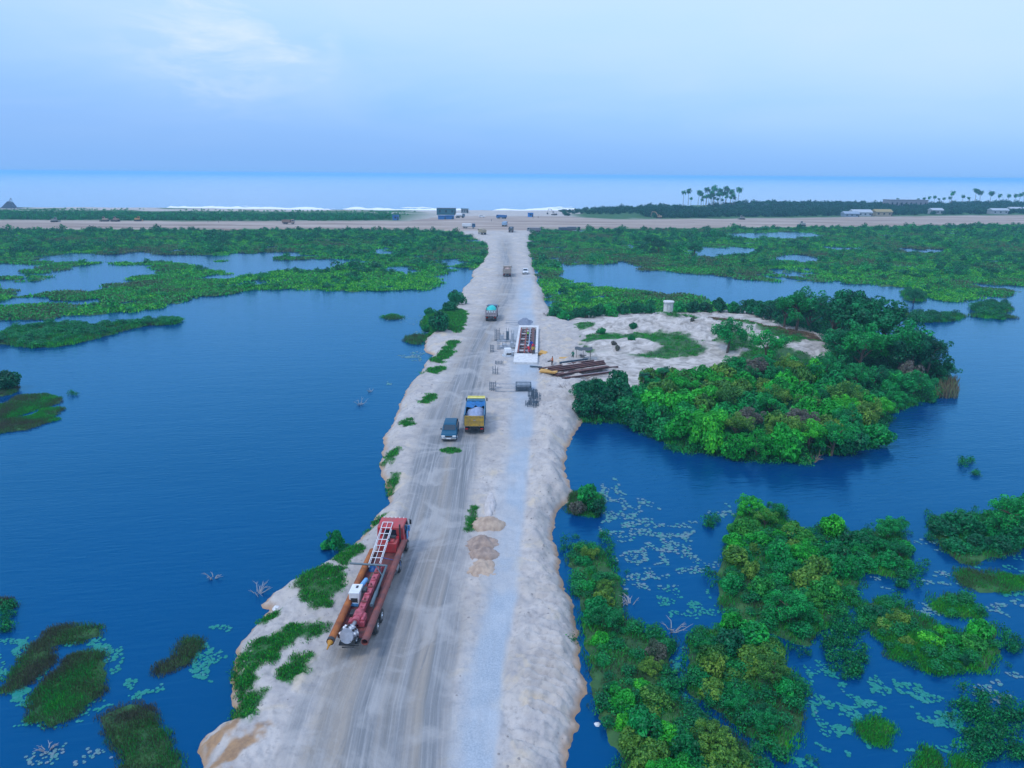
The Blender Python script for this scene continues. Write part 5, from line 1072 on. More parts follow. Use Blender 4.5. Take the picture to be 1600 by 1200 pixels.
def stake_truck():
    q = at(767, 503); WOODP = mat('faded_plank', (.42, .36, .38), .8, scale=4)
    t = thing('stake_truck', 'slat-sided truck with a turquoise covered load driving away', 'truck', q, R(-2))
    MB().box((-.42, 3.4, .92), (.12, 6.8, .24)).box((.42, 3.4, .92), (.12, 6.8, .24)).build('chassis', DARKST, t)
    for y in (1.3, 2.6, 6.2):
        for s in (-1, 1): wheel(t, s * (.98 if y < 4 else 1.05), y, .5, .5 if y < 4 else .32)
    MB().box((0, 2.7, 1.15), (2.5, 5.2, .14)).build('deck', DARKST, t)
    for z in (1.42, 1.78, 2.14, 2.5):
        for s in (-1, 1): MB().box((s * 1.22, 2.7, z), (.05, 5.2, .24)).build('side_plank', WOODP, t)
        MB().box((0, .12, z), (2.44, .05, .26 if z < 2 else .12)).build('tail_plank', WOODP, t)
    for k in range(5): MB().box((-1.1 + .55 * k, .08, 1.95), (.12, .06, 1.5)).build('tail_post', WOODP, t)
    for k in range(4): MB().box((-.825 + .55 * k, .07, 2.22), (.3, .05, .3)).build('tail_panel', WHITE, t)
    for s in (-1, 1):
        for k in range(5): MB().box((s * 1.27, .3 + k * 1.2, 1.95), (.06, .12, 1.5)).build('side_post', WOODP, t)
        MB().box((s * .9, .12, .95), (.3, .06, .16)).build('tail_lamp', LAMPR, t)
        MB().box((s * .92, .55, .55), (.55, .02, .5)).build('mud_flap', RUBBER, t)
    MB().heap((0, 2.7, 2.45), 1.2, 2.55, .75, 18, 7, .1, 8, 2.2).build('covered_load', TURQ, t, smooth=70)
    cab_over(t, 5.5, 1.7, 2.4, .85, 1.95, mat('cab_grey_blue', (.10, .16, .24), .4))
stake_truck()
tipper('tipper_truck', 'small sand-coloured tipper driving away beyond the turquoise load', at(792, 433), R(-1), mat('tipper_tan', (.40, .34, .29), .6), mat('cab_tan', (.42, .36, .30), .5), mat('reddish_load', (.45, .32, .28), .9))
# vehicles and plant along the coast road
tipper('tipper_truck', 'dark tipper truck at the mouth of the causeway', at(798, 363), R(-3), mat('tipper_dark', (.10, .12, .13), .6), mat('cab_dark', (.10, .14, .18), .5), PALESAND)
tipper('tipper_truck', 'yellow-cabbed tipper turning at the left of the junction', at(757, 367), R(20), mat('tipper_cream', (.45, .38, .26), .6), mat('cab_cream', (.62, .52, .30), .5), mat('reddish_load2', (.40, .32, .26), .9))
def flat_truck(label, u, v, rz, cabm, boxm):
    t = thing('box_truck', label, 'truck', at(u, v), rz, None)
    for y in (1.3, 2.6, 6.8):
        for s in (-1, 1): wheel(t, s * 1.0, y, .5, .4)
    MB().box((0, 3.7, .95), (1.0, 7.2, .25)).build('chassis', DARKST, t)
    MB().box((0, 2.9, 1.95), (2.5, 5.6, 1.7)).build('cargo_body', boxm, t, .06)
    cab_over(t, 6.1, 1.9, 2.45, .85, 2.0, cabm); return t
flat_truck('long white truck crossing the coast road left of the junction', 722, 357, R(-90), mat('navy_cab', (.03, .10, .22), .4), WHITE)
flat_truck('blue truck with a pale body at the middle of the junction', 787, 354, R(-8), mat('mid_blue_cab', (.04, .18, .38), .4), mat('pale_blue_body', (.30, .45, .62), .5))
flat_truck('small blue truck beyond the junction towards the beach', 791, 342, R(60), BLUE, mat('blue_body', (.03, .12, .34), .5))
flat_truck('dark truck pulled up on the sand right of the junction', 873, 358, R(-80), DARKST, mat('slate_body', (.09, .12, .17), .6))
flat_truck('second dark truck parked behind the one right of the junction', 886, 359, R(-95), mat('slate_cab', (.07, .09, .12), .5), mat('slate_body2', (.12, .15, .19), .6))
flat_truck('grey truck at the marsh edge just right of the causeway mouth', 845, 361, R(80), mat('grey_cab', (.25, .27, .3), .5), mat('grey_body', (.2, .2, .24), .6))
def excavator(label, u, v, rz, m, dozer=False, z=ROAD_Z):
    t = thing('bulldozer' if dozer else 'excavator', label, 'bulldozer' if dozer else 'excavator', at(u, v, z), rz)
    for s in (-1, 1):
        MB().prism([(-1.9, .1), (1.9, .1), (2.2, .5), (1.9, .9), (-1.9, .9), (-2.2, .5)], s * 1.25 - .3, s * 1.25 + .3).build('track', RUBBER, t, .04)
    MB().box((0, -.4, 1.5), (2.5, 3.0, 1.1)).build('engine_house', m, t, .08)
    c = MB().box((-.6 if not dozer else 0, .5, 2.45), (1.1, 1.3, 1.3)).build('cab', m, t, .06)
    MB().box((-.6 if not dozer else 0, .5, 2.6), (1.14, 1.0, .7)).build('cab_window', GLASS, c)
    if dozer:
        MB().prism([(2.6, .1), (2.85, .15), (2.7, .6), (2.9, 1.2), (2.65, 1.2), (2.5, .6)], -1.7, 1.7).build('blade', m, t); MB().box((1.2, 1.8, .6), (.15, 1.8, .2)).box((-1.2, 1.8, .6), (.15, 1.8, .2)).build('push_arm', m, t)
    else:
        MB().tube([(.4, 1.0, 1.6), (.4, 3.0, 4.6), (.4, 5.6, 4.9)], [.34, .3, .22], 6).build('boom', m, t); MB().tube([(.4, 5.5, 5.1), (.4, 6.6, 1.9)], [.24, .16], 6).build('arm', m, t)
        MB().prism([(5.6, .8), (6.5, .5), (7.0, 1.2), (6.7, 2.0), (6.3, 1.6)], -.2, 1.0).build('bucket', DARKST, t)
    return t
TANM = mat('dusty_tan_machine', (.34, .27, .20), .7); GRYM = mat('dusty_grey_machine', (.24, .25, .24), .7); ORM = mat('dusty_orange_machine', (.45, .24, .07), .7)
excavator('grey bulldozer on the far left of the coast road', 86, 347, R(-80), GRYM, True)
excavator('tan bulldozer second from the left on the coast road', 164, 346, R(95), TANM, True); excavator('brown bulldozer beside the tan one on the coast road', 181, 346, R(80), mat('dusty_brown_machine', (.27, .19, .15), .7), True)
excavator('orange bulldozer with raised rear in front of the coast scrub', 216, 346, R(-70), ORM, True)
tipper('tipper_truck', 'brown loaded tipper crossing the coast road at the left', at(441, 350), R(-90), mat('tipper_brown', (.30, .20, .15), .7), mat('cab_brown', (.34, .24, .18), .6), mat('brown_load', (.34, .24, .18), .9))
excavator('excavator with raised arm at the edge of the coast wood', 1030, 341, R(70), mat('dusty_grey_orange', (.36, .26, .18), .7))
excavator('low grey bulldozer on the eastern coast road', 1159, 343, R(90), GRYM, True); excavator('flat pale bulldozer on the lower side of the eastern coast road', 1253, 353, R(85), mat('pale_machine', (.36, .38, .38), .7), True)
excavator('pale excavator on the beach beside the wood', 866, 336, R(60), mat('pale_excavator', (.5, .46, .45), .6))
q = at(748, 340); car('white_car', 'small white car on the sand behind the junction', (q[0], q[1], q[2]), R(-85), WHP)

# ------------------------------------------------------------------ buildings and far structures
def hut(name, label, cat, u, v, w_, d_, h_, wallm, roofm, rz=0.0, roof='flat', z=1.2, windows=3, group=None):
    t = thing(name, label, cat, at(u, v, z), rz, group)
    MB().box((0, d_ / 2, h_ / 2), (w_, d_, h_)).build('wall', wallm, t)
    if roof == 'flat': MB().box((0, d_ / 2, h_ + .1), (w_ + .6, d_ + .6, .2)).build('roof', roofm, t)
    else: MB().prism([(-.4, h_), (d_ / 2, h_ + d_ * .22), (d_ + .4, h_)], -w_ / 2 - .4, w_ / 2 + .4).build('roof', roofm, t)
    for k in range(windows):
        x = -w_ / 2 + (k + .5) * w_ / windows; MB().box((x, -.03, h_ * .55), (min(1.4, w_ / windows * .5), .06, h_ * .35)).build('window', GLASS, t)
    MB().box((w_ * .5 - .9 if windows == 0 else w_ / 2 - .5, -.04, h_ * .36), (.8, .08, h_ * .7)).build('door', DARKST, t)
    return t
TEALW = mat('teal_sheet', (.015, .10, .13), .6); BLUEC = mat('blue_container', (.02, .14, .40), .5)
hut('site_shed', 'dark teal shed on the beach left of the junction', 'shed', 697, 336, 15, 7, 5, TEALW, mat('slate_roof', (.10, .12, .14), .7))
for i, (u, v, l) in enumerate([(691, 343, 'blue container in front of the dark shed'), (703, 343, 'second blue container in front of the dark shed')]): hut('container', l, 'container', u, v, 6, 2.4, 2.6, BLUEC, BLUEC, R(4 * i), windows=0, group='blue containers at the shed')
hut('open_shelter', 'small dark roofed shelter right of the teal shed', 'shelter', 726, 333, 6, 5, 3.6, mat('grey_board', (.22, .25, .28), .8), TEALW)
def tanker(label, u, v, rz):
    t = thing('water_tanker', label, 'tanker', at(u, v), rz)
    for y in (1.2, 2.5, 6.0):
        for s in (-1, 1): wheel(t, s * 1.0, y, .5, .4)
    MB().box((0, 3.4, .95), (1.0, 6.8, .25)).build('chassis', DARKST, t); MB().cyl((0, .2, 2.1), (0, 5.0, 2.1), 1.1, 1.1, 16).build('tank', WHITE, t); cab_over(t, 5.4, 1.8, 2.4, .85, 2.0, mat('grey_blue_cab2', (.14, .2, .28), .5))
tanker('white tanker truck standing by the blue containers', 712, 341, R(-60))
hut('site_cabin', 'blue cabin beside the coast road in the scrub', 'cabin', 618, 344, 4.2, 3, 3.4, BLUEC, BLUEC, windows=1); hut('site_cabin', 'bright blue cabin on the beach right of the junction', 'cabin', 829, 339, 4.2, 3, 3, mat('bright_blue_cabin', (.02, .2, .6), .5), BLUEC, windows=1)
hut('warehouse', 'long grey building among the coast trees', 'building', 1419, 326, 40, 16, 9, mat('grey_render', (.26, .27, .32), .8), mat('grey_roof', (.24, .26, .31), .8), windows=8)
hut('market_shed', 'white-roofed shed beside the eastern coast road', 'shed', 1348, 338, 16, 10, 3.2, mat('pale_board', (.38, .44, .5), .8), mat('white_roof', (.44, .50, .56), .6), roof='gable', windows=4)
hut('market_shed', 'low grey-blue shed left of the white-roofed shed', 'shed', 1331, 339, 12, 8, 2.6, mat('blue_grey_board', (.22, .30, .4), .8), mat('blue_grey_roof', (.30, .38, .48), .6), roof='gable', windows=3)
hut('market_shed', 'ochre-roofed shed right of the white-roofed shed', 'shed', 1381, 338, 14, 9, 3.6, mat('tan_board', (.34, .30, .22), .8), mat('ochre_roof', (.36, .29, .13), .7), roof='gable', windows=3)
hut('beach_house', 'blue-roofed hut on the shore east of the palm grove', 'hut', 1202, 325, 11, 7, 3.6, mat('pale_wall', (.4, .42, .45), .8), BLUEC, windows=2)
for u, l, w_ in [(1563, 'white low house at the far right among the trees', 15), (1592, 'pale house cut by the right edge of the photo', 16), (1465, 'small pale roof in the eastern coast trees', 10)]: hut('house', l, 'house', u, 335 if u < 1590 else 332, w_, 8, 3.4, mat('white_wall', (.34, .38, .42), .8), mat('white_roof', (.44, .50, .56), .6), roof='gable', windows=3)
def fence():
    t = thing('beach_fence', 'long post fence along the shore east of the palm grove', 'fence', at(1155, 325, 1.0)); pm = mat('grey_post', (.26, .28, .32), .8); me = MB().box((0, 0, 1.4), (.22, .22, 2.8)).mesh('post', pm)
    b = Vector(t.location)
    for i in range(60):
        u = 1156 + i * 4.2; q = P(u, 324.4 - .012 * i, 1.0); o = bpy.data.objects.new('post', me); COL.objects.link(o); o.parent = t; o.location = (q[0] - b[0], q[1] - b[1], 0)
    q0 = P(1156, 324.4, 1.0); q1 = P(1400, 323.7, 1.0)
    for z in (1.0, 2.2): MB().cyl((q0[0] - b[0], q0[1] - b[1] + .2, z), (q1[0] - b[0], q1[1] - b[1] + .2, z), .07, n=5).build('rail', pm, t)
fence()
def wreck():
    q = P(14, 326, 1.0); m = mat('hull_slate', (.08, .12, .17), .7)
    t = thing('slanted_structure', 'dark slanting structure on the beach at the far left', 'structure', (q[0], q[1], 1.0))
    MB().prism([(-7, -.5), (1, 6.2), (3.5, 5.2), (6, 1.2), (11, .6), (11.5, -.5)], -2, 2, axis='y').build('slab', m, t); MB().cyl((1, 0, 6), (3.5, 0, 9), .15, n=6).cyl((3.5, 0, 9), (5, 0, 2), .12, n=6).cyl((2, 0, 3), (3.4, 0, 8.8), .1, n=6).build('mast', DARKST, t)
wreck()
for u, v, l in [(768, 345, 'person standing on the sand left of the blue trucks'), (833, 341, 'first of two people near the bright blue cabin'), (843, 340, 'second of two people near the bright blue cabin')]: pass

# ------------------------------------------------------------------ the culvert works
CONC = mat('white_concrete', (.68, .68, .67), .85, scale=2, col2=(.52, .52, .52)); GCONC = mat('grey_concrete', (.36, .40, .45), .9, scale=2.5)
RUSTB = mat('brown_steel', (.16, .07, .055), .8, scale=2, col2=(.09, .045, .045)); REDST = mat('red_oxide_beam', (.30, .07, .05), .7, scale=2)
REBAR = mat('rebar_blue_grey', (.10, .15, .20), .7, .3, scale=3); PLY = mat('orange_plywood', (.62, .36, .09), .75, scale=1.5, col2=(.50, .27, .06))
GALV = mat('galvanised_frame', (.42, .46, .52), .5, .5)
def culvert():
    a = np.array(at(804, 558)); b = np.array(at(840, 558)); c = np.array(at(810, 518)); d = np.array(at(842, 518)); o = (a + b) / 2; W_ = float(np.linalg.norm((b - a)[:2])); L_ = float((c[1] + d[1]) / 2 - o[1])
    sh = ((c + d) / 2 - o)[0] / L_; z = ROAD_Z - .05
    t = thing('box_culvert', 'open concrete culvert box with white rim and brown steel struts', 'culvert', (o[0], o[1], z), -math.atan(sh))
    th = .45; h = 1.0
    MB().box((-W_ / 2 + th / 2, L_ / 2, h / 2 - .1), (th, L_, h + .2)).build('side_wall', CONC, t, .02); MB().box((W_ / 2 - th / 2, L_ / 2, h / 2 - .1), (th, L_, h + .2)).build('side_wall', CONC, t, .02)
    MB().box((0, L_ + .9, h / 2 + .003), (W_ + .01, 1.8, h)).build('end_wall', CONC, t, .02)
    MB().box((0, L_ / 2, .06), (W_ - 2 * th - .01, L_, .12)).build('floor_slab', GCONC, t)
    MB().box((0, .12, .35), (W_ - 2 * th - .01, .3, .6)).build('headwall', RUSTB, t)
    MB().prism([(-5.0, -.1), (-5.0, .42), (-.05, .75), (-.05, -.1)], -W_ / 2 - .02, W_ / 2 + .02).build('approach_slab', CONC, t, .02)
    for x, m in ((-W_ / 2 + th + .12, REDST), (-.35, REDST), (.35, GALV), (1.0, RUSTB)): MB().box((x, L_ / 2, .82), (.2 if m is not RUSTB else .55, L_ - .4, .22)).build('long_beam', m, t)
    for k in range(9): MB().box((-.15, 1.6 + k * (L_ - 2.6) / 8, .62), (W_ - 2 * th - .9, .28, .18)).build('strut', RUSTB, t)
    for k in range(8):
        if k % 2 == 0: MB().box((-.98, 2.9 + k * (L_ - 4) / 7.5, .55), (.75, 1.1, .06)).build('formwork_board', mat('pale_ply', (.5, .48, .48), .8), t)
        if k % 3 != 1: MB().box((-.0, 2.4 + k * (L_ - 4) / 7.5, .56), (.55, 1.2, .06)).build('formwork_board', GCONC, t)
    return t, W_, L_
cul, CW, CL = culvert()
def rebar_cage(label, u, v, w_, d_, h_, n=(4, 3), rz=0.0, m=REBAR, group='rebar cages at the culvert'):
    t = thing('rebar_cage', label, 'rebar cage', at(u, v), rz, group)
    for i in range(n[0]):
        for j in range(n[1]):
            if 0 < i < n[0] - 1 and 0 < j < n[1] - 1: continue
            x = (-.5 + i / (n[0] - 1)) * w_; y = (-.5 + j / max(1, n[1] - 1)) * d_; MB().cyl((x, y, 0), (x, y, h_ * (1 + .12 * ((i * 7 + j * 3) % 4) / 3)), .045, n=5).build('bar', m, t)
    for z in np.arange(.25, h_, .45): 
        MB().box((0, -d_ / 2, z), (w_, .05, .05)).box((0, d_ / 2, z), (w_, .05, .05)).box((-w_ / 2, 0, z), (.05, d_, .05)).box((w_ / 2, 0, z), (.05, d_, .05)).build('hoop', m, t)
    return t
def column(label, u, v, w_, h_, m, base=True):
    t = thing('pier_stub', label, 'column', at(u, v), 0, 'columns beside the culvert')
    MB().box((0, 0, h_ * .45), (w_, w_, h_ * .9)).build('shaft', m, t, .02)
    if base: MB().box((0, 0, .15), (w_ * 2.1, w_ * 1.8, .3)).build('footing', GCONC, t, .02)
    for sx in (-1, 1):
        for sy in (-1, 1): MB().cyl((sx * w_ * .36, sy * w_ * .36, h_ * .88), (sx * w_ * .36, sy * w_ * .36, h_ * 1.2), .035, n=5).build('starter_bar', REBAR, t)
rebar_cage('dark rebar cage with splayed bars at the north-west of the culvert', 777, 532, .9, .9, 2.2)
column('grey column stub with a dark open top beside the culvert', 784, 533, .8, 1.4, GCONC); column('tall dark column form beside the culvert', 793, 533, .55, 2.2, REBAR); column('thin grey column near the culvert wall', 801, 534, .6, 1.9, GCONC)
column('pale square column stub before the tall dark form', 788, 543, .9, .8, GCONC); column('grey column stub close to the culvert flank', 800, 543, .8, 1.0, GCONC)
rebar_cage('white-tipped small cage west of the pump', 769, 550, .6, .6, 1.2, (3, 3)); rebar_cage('pale upright cage left of the pump', 779, 546, .5, .5, 1.7, (3, 3), m=GALV)
rebar_cage('dark round-topped cage lying before the pump', 780, 570, 1.3, .8, .45, (6, 3)); rebar_cage('small dark tripod cage on the gravel', 774, 585, .8, .6, 1.1, (3, 2)); rebar_cage('small upright cage at the lane edge', 770, 609, .9, .7, 1.2, (4, 3))
def pump():
    t = thing('pump_unit', 'white hooded pump unit on a round pale base', 'pump', at(793, 556), R(12))
    MB().cyl((0, 0, 0), (0, 0, .28), 1.05, .95, 20).build('base', mat('pale_blue_concrete', (.5, .56, .62), .8), t); MB().prism([(-.75, .28), (.75, .28), (.75, 1.0), (.3, 1.5), (-.6, 1.5), (-.75, 1.0)], -.6, .6).build('hood', WHITE, t, .06); MB().box((.1, -.78, .55), (.9, .06, .28)).build('vent', DARKST, t); MB().box((.95, .2, .5), (.5, .6, .5)).build('motor', WHITE, t, .05)
pump()
def steel_frame(label, u, v, w_, d_, h_, m, fillm=None):
    t = thing('rebar_rack', label, 'steel rack', at(u, v), 0, 'low steel racks by the road')
    for x in (-w_ / 2, w_ / 2):
        for y in (0, d_): MB().box((x, y, h_ / 2), (.08, .08, h_)).build('upright', m, t)
    for y in (0, d_):
        for z in (.06, h_): MB().box((0, y, z), (w_ + .08, .07, .07)).build('rail', m, t)
    for x in (-w_ / 2, w_ / 2): MB().box((x, d_ / 2, h_), (.07, d_, .07)).build('end_rail', m, t)
    if fillm:
        for k in range(12): MB().box((-w_ / 2 + (k + .5) * w_ / 12, d_ / 2, h_ * .55), (.1, d_, h_ * .8)).build('bar_row', fillm, t)
steel_frame('pale open steel frame beside the gravel lane', 790, 612, 3.0, 2.2, .6, GALV); steel_frame('dark packed rebar frame at the gravel lane', 818, 612, 2.3, 2.0, .9, REBAR, REBAR); steel_frame('thin rail frame behind the culvert', 800, 508, 2.6, 2.4, .5, GALV)
for i, (u, v) in enumerate([(829, 619), (835, 622), (831, 630), (840, 632), (836, 636), (826, 634)]):
    rebar_cage(['blue-grey rebar cage behind the stacked group at the sand edge', 'short blue-grey cage in the stacked group', 'leaning-bar cage in the stacked group', 'tall cage on the sand side of the stacked group', 'front cage of the stacked group', 'low cage on the lane side of the stacked group'][i], u, v, .7, .6, [1.0, 1.3, 1.0, 1.5, .9, .7][i], (4, 2), R(6 * i))
def spoil(rx, ry, h, seed):
    n = 26; V = []; Fq = []
    for i in range(n + 1):
        for j in range(n + 1):
            x = -1.25 + 2.5 * i / n; y = -1.25 + 2.5 * j / n; q = math.hypot(x, y) + .45 * (float(fbm(np.array(x * 1.7 + seed), np.array(y * 1.7), seed)) - .5) * 2
            z = h * max(-.2, (1 - max(q, 0) ** 1.3)) * (.55 + .9 * float(fbm(np.array(x * 3 + seed), np.array(y * 3), seed + 3))) + .10 * (float(vn(np.array(x * 9), np.array(y * 9 + seed), 5)) - .5); V.append((x * rx, y * ry, z if q < 1.05 else -.3))
    for i in range(n):
        for j in range(n):
            a = i * (n + 1) + j; f = (a, a + n + 1, a + n + 2, a + 1)
            if max(V[k][2] for k in f) > -.25: Fq.append(f)
    return MB().add(V, Fq)
def heap_thing(name, label, cat, u, v, rx, ry, h, m, seed, z=ROAD_Z, n=26, rough=.25):
    q = at(u, v, z); t = spoil(rx * 1.1, ry * 1.1, h * 1.25, seed).build(name, m, None, smooth=70, loc=(q[0], q[1], q[2] - .06)); return tag(t, label, cat)
TANS = mat('tan_sand', (.50, .385, .29), .95, scale=2.2, col2=(.36, .27, .21), bump=.8); BRNS = mat('brown_sand', (.40, .30, .24), .95, scale=2.2, col2=(.26, .20, .17), bump=.8); GRYH = mat('grey_gravel_heap', (.22, .26, .34), .95, scale=5, bump=.9); WHS = mat('pale_sand_heap', (.58, .54, .52), .95, scale=2, bump=.8)
heap_thing('gravel_heap', 'dark grey gravel heap north of the culvert', 'heap', 821, 505, 1.7, 2.6, .9, GRYH, 1)
heap_thing('sand_heap', 'tan sand heap with a dark hollow on the gravel lane', 'heap', 761, 822, 1.45, 1.1, .55, TANS, 2); heap_thing('sand_heap', 'brown ridge of sand below the tan heap', 'heap', 752, 849, 1.35, 1.1, .6, BRNS, 3); heap_thing('sand_heap', 'brown and pink sand heap in the middle of the lane row', 'heap', 756, 866, 1.25, 1.1, .55, BRNS, 4); heap_thing('sand_heap', 'lowest brown sand heap of the row on the lane', 'heap', 753, 890, 1.15, 1.4, .4, TANS, 5); heap_thing('sand_heap', 'long white sand strip north of the tan heap', 'heap', 765, 790, .55, 2.4, .35, WHS, 6)
# steel beams, boards
def beam(label, u0, v0, u1, v1, hgt=.3, m=RUSTB, lift=0.0, wd=.3):
    a = Vector(P(u0, v0, ROAD_Z + .1)); b = Vector(P(u1, v1, ROAD_Z + .1)); L_ = (b - a).length; rz = math.atan2(b.y - a.y, b.x - a.x)
    o = MB().box((L_ / 2, 0, .02), (L_, wd, .04)).box((L_ / 2, 0, hgt), (L_, wd, .04)).box((L_ / 2, 0, hgt / 2), (L_, .04, hgt)).build('girder', m, None, loc=(a.x, a.y, max(ground_z(a.x, a.y), ground_z(b.x, b.y)) + lift + .02), rot=(0, 0, rz)); tag(o, label, 'beam', 'rusty steel beams beside the culvert')
for i in range(8):
    f = i / 7; beam(['backmost rusty beam of the large beam stack', 'second beam from the back of the large beam stack', 'third beam from the back of the large beam stack', 'fourth beam from the back of the large beam stack', 'fourth beam from the front of the large beam stack', 'third beam from the front of the large beam stack', 'second beam from the front of the large beam stack', 'frontmost rusty beam of the large beam stack'][i], 853 + 19 * f, 583.5 + 7.5 * f, 942 + 9 * f, 571.5 + 6.5 * f, .22 + .03 * (i % 3), RUSTB, .14, .40)
beam('single thin beam in front of the large beam stack', 878, 594, 962, 583, .22); beam('thin beam close behind the front single one', 884, 590, 955, 581, .18, mat('grey_steel_beam', (.30, .29, .33), .7)); beam('long beam behind the large stack', 842, 580, 905, 570, .25); beam('dark beam ending near the shelter', 874, 573, 918, 567, .25, REBAR); beam('short beam behind the dark beam', 893, 573, 928, 569, .22); beam('thin beam sticking out past the large stack', 935, 574, 966, 571.5, .2); beam('short dark rail lying by the approach slab', 828, 573, 847, 574.5, .15, REBAR); beam('short dark bar left of the plywood by the shelter', 856, 568, 864, 566.5, .15, DARKST)
def boards(label, u, v, w_, d_, h_, rz, n=5, tilt=0.0):
    t = thing('board_stack', label, 'plywood', at(u, v), rz, 'orange plywood stacks')
    for k in range(n): MB().box((.05 * ((k * 37) % 5 - 2), .04 * ((k * 53) % 5 - 2), .05 + k * h_ / n), (w_, d_, h_ / n - .012), (tilt, tilt * .6, .03 * ((k * 29) % 5 - 2))).build('board', PLY, t)
boards('largest orange plywood stack beside the large beam stack', 857, 587, 2.7, 1.6, .22, R(-10), 4); boards('orange plywood stack beside the shelter', 885, 562, 2.2, 1.5, .2, R(8), 4); boards('tilted orange board against the culvert', 848, 556, 1.3, 1.0, .5, R(-25), 3, .25)
def shelter():
    t = thing('net_shelter', 'makeshift shelter with thin posts and a dark net roof', 'shelter', at(911, 563), R(-5)); m = mat('dark_net', (.07, .09, .10), .9); pm = mat('thin_post', (.25, .23, .22), .9)
    for x, y in ((-1.2, 0), (0, 0), (1.3, .1), (-1.2, 2.0), (1.3, 2.1)): MB().cyl((x, y, -.1), (x, y, 1.75), .05, .04, 6).build('post', pm, t)
    V = []; Fq = []
    for i in range(9):
        for j in range(6): V.append((-1.5 + 3.1 * i / 8, -.25 + 2.6 * j / 5, 1.78 + .07 * math.sin(i * 1.9 + j * 2.3) - .12 * math.sin(math.pi * i / 8)))
    for i in range(8):
        for j in range(5): a = i * 6 + j; Fq.append((a, a + 6, a + 7, a + 1))
    MB().add(V, Fq).build('net_roof', m, t); MB().box((0, 1.4, .4), (1.2, .5, .06)).build('bench', pm, t)
shelter()
def water_tank():
    q = at(1043, 499, 3.0); t = thing('concrete_tank', 'white round concrete tank with overhanging cap on the dune', 'tank', (q[0], q[1], q[2] - .1)); MB().cyl((0, 0, 0), (0, 0, 2.9), .95, .9, 18).build('shell', CONC, t); MB().cyl((0, 0, 2.9), (0, 0, 3.2), 1.18, 1.15, 18).build('cap', CONC, t, .02)
    for k in range(6): an = k * math.pi / 3; MB().box((.96 * math.cos(an), .96 * math.sin(an), 1.4), (.12, .12, 2.8), (0, 0, an)).build('pilaster', CONC, t)
    MB().box((-.05, -.86, 1.2), (.06, .05, 1.6)).build('drain_pipe', GCONC, t)
water_tank()

# ------------------------------------------------------------------ people
SKIN = mat('skin', (.09, .05, .035), .6)
def person(label, loc, rz, topm, legm, hat=None, vest=None, bend=0.0, s=1.0, pose='stand'):
    t = thing('person', label, 'person', loc, rz, None); t.scale = (s, s, s)
    by = bend * .45; hip = .92 - (.1 if bend else 0); sh = 1.42 - bend * .35; 
    pts = {'pel': (0, 0, hip, .14), 'sp': (0, by * .5, hip + .27, .14), 'ch': (0, by * .9, sh - .08, .155), 'nk': (0, by * 1.1, sh + .06, .06), 'hd': (0, by * 1.25, sh + .2, .10), 'tp': (0, by * 1.3, sh + .3, .085)}
    for sd_, k in ((-1, 'l'), (1, 'r')):
        st = .13 if sd_ > 0 else -.09
        pts[k + 'h'] = (sd_ * .10, 0, hip - .06, .105); pts[k + 'k'] = (sd_ * .13, .06 + st * .5, .5, .075); pts[k + 'a'] = (sd_ * .14, st, .09, .05); pts[k + 't'] = (sd_ * .16, st + .17, .04, .045)
        pts[k + 's'] = (sd_ * .2, by * .9, sh - .03, .075); pts[k + 'e'] = (sd_ * .29, by + .12, sh - .3, .05); pts[k + 'w'] = (sd_ * .25, by + .34, sh - .36 - bend * .2, .036); pts[k + 'f'] = (sd_ * .23, by + .44, sh - .38 - bend * .22, .04)
    names = list(pts); E = [('pel', 'sp'), ('sp', 'ch'), ('ch', 'nk'), ('nk', 'hd'), ('hd', 'tp')]
    for k in 'lr': E += [('pel', k + 'h'), (k + 'h', k + 'k'), (k + 'k', k + 'a'), (k + 'a', k + 't'), ('ch', k + 's'), (k + 's', k + 'e'), (k + 'e', k + 'w'), (k + 'w', k + 'f')]
    me = bpy.data.meshes.new('body'); me.from_pydata([pts[n][:3] for n in names], [(names.index(a), names.index(b)) for a, b in E], [])
    o = bpy.data.objects.new('body', me); COL.objects.link(o); o.parent = t
    md = o.modifiers.new('skin', 'SKIN')
    for i, n in enumerate(names): me.skin_vertices[0].data[i].radius = (pts[n][3], pts[n][3]); me.skin_vertices[0].data[i].use_root = (n == 'pel')
    md.use_smooth_shade = True; o.modifiers.new('sub', 'SUBSURF').levels = 1; o.modifiers['sub'].render_levels = 1
    # skin, trousers and shirt by height on the body itself
    m = bpy.data.materials.new('clothed_body'); m.use_nodes = True; N = m.node_tree.nodes; L = m.node_tree.links; b = N['Principled BSDF']; b.inputs['Roughness'].default_value = .8
    tc = N.new('ShaderNodeTexCoord'); sp = N.new('ShaderNodeSeparateXYZ'); L.new(tc.outputs['Object'], sp.inputs[0]); rp = N.new('ShaderNodeValToRGB'); rp.color_ramp.interpolation = 'CONSTANT'; dv = N.new('ShaderNodeMath'); dv.operation = 'DIVIDE'; dv.inputs[1].default_value = 2; L.new(sp.outputs['Z'], dv.inputs[0]); L.new(dv.outputs[0], rp.inputs[0])
    cr = rp.color_ramp; cr.elements[0].color = (.03, .025, .02, 1); cr.elements[1].position = .05; cr.elements[1].color = (*legm, 1)
    e = cr.elements.new(hip / 2); e.color = (*topm, 1); e = cr.elements.new((sh + .04) / 2); e.color = (.09, .05, .035, 1); L.new(rp.outputs[0], b.inputs['Base Color']); me.materials.append(m)
    if hat: MB().heap((0, by * 1.28, sh + .24), .13, .15, .13, 12, 4, 0, 0, 2).cyl((0, by * 1.28, sh + .235), (0, by * 1.28, sh + .25), .16, .15, 12).build('helmet', hat, t)
    if vest: MB().cyl((0, by * .3, hip + .1), (0, by * .95, sh - .02), .19, .21, 12, cap=False).build('vest', vest, t)
    return t
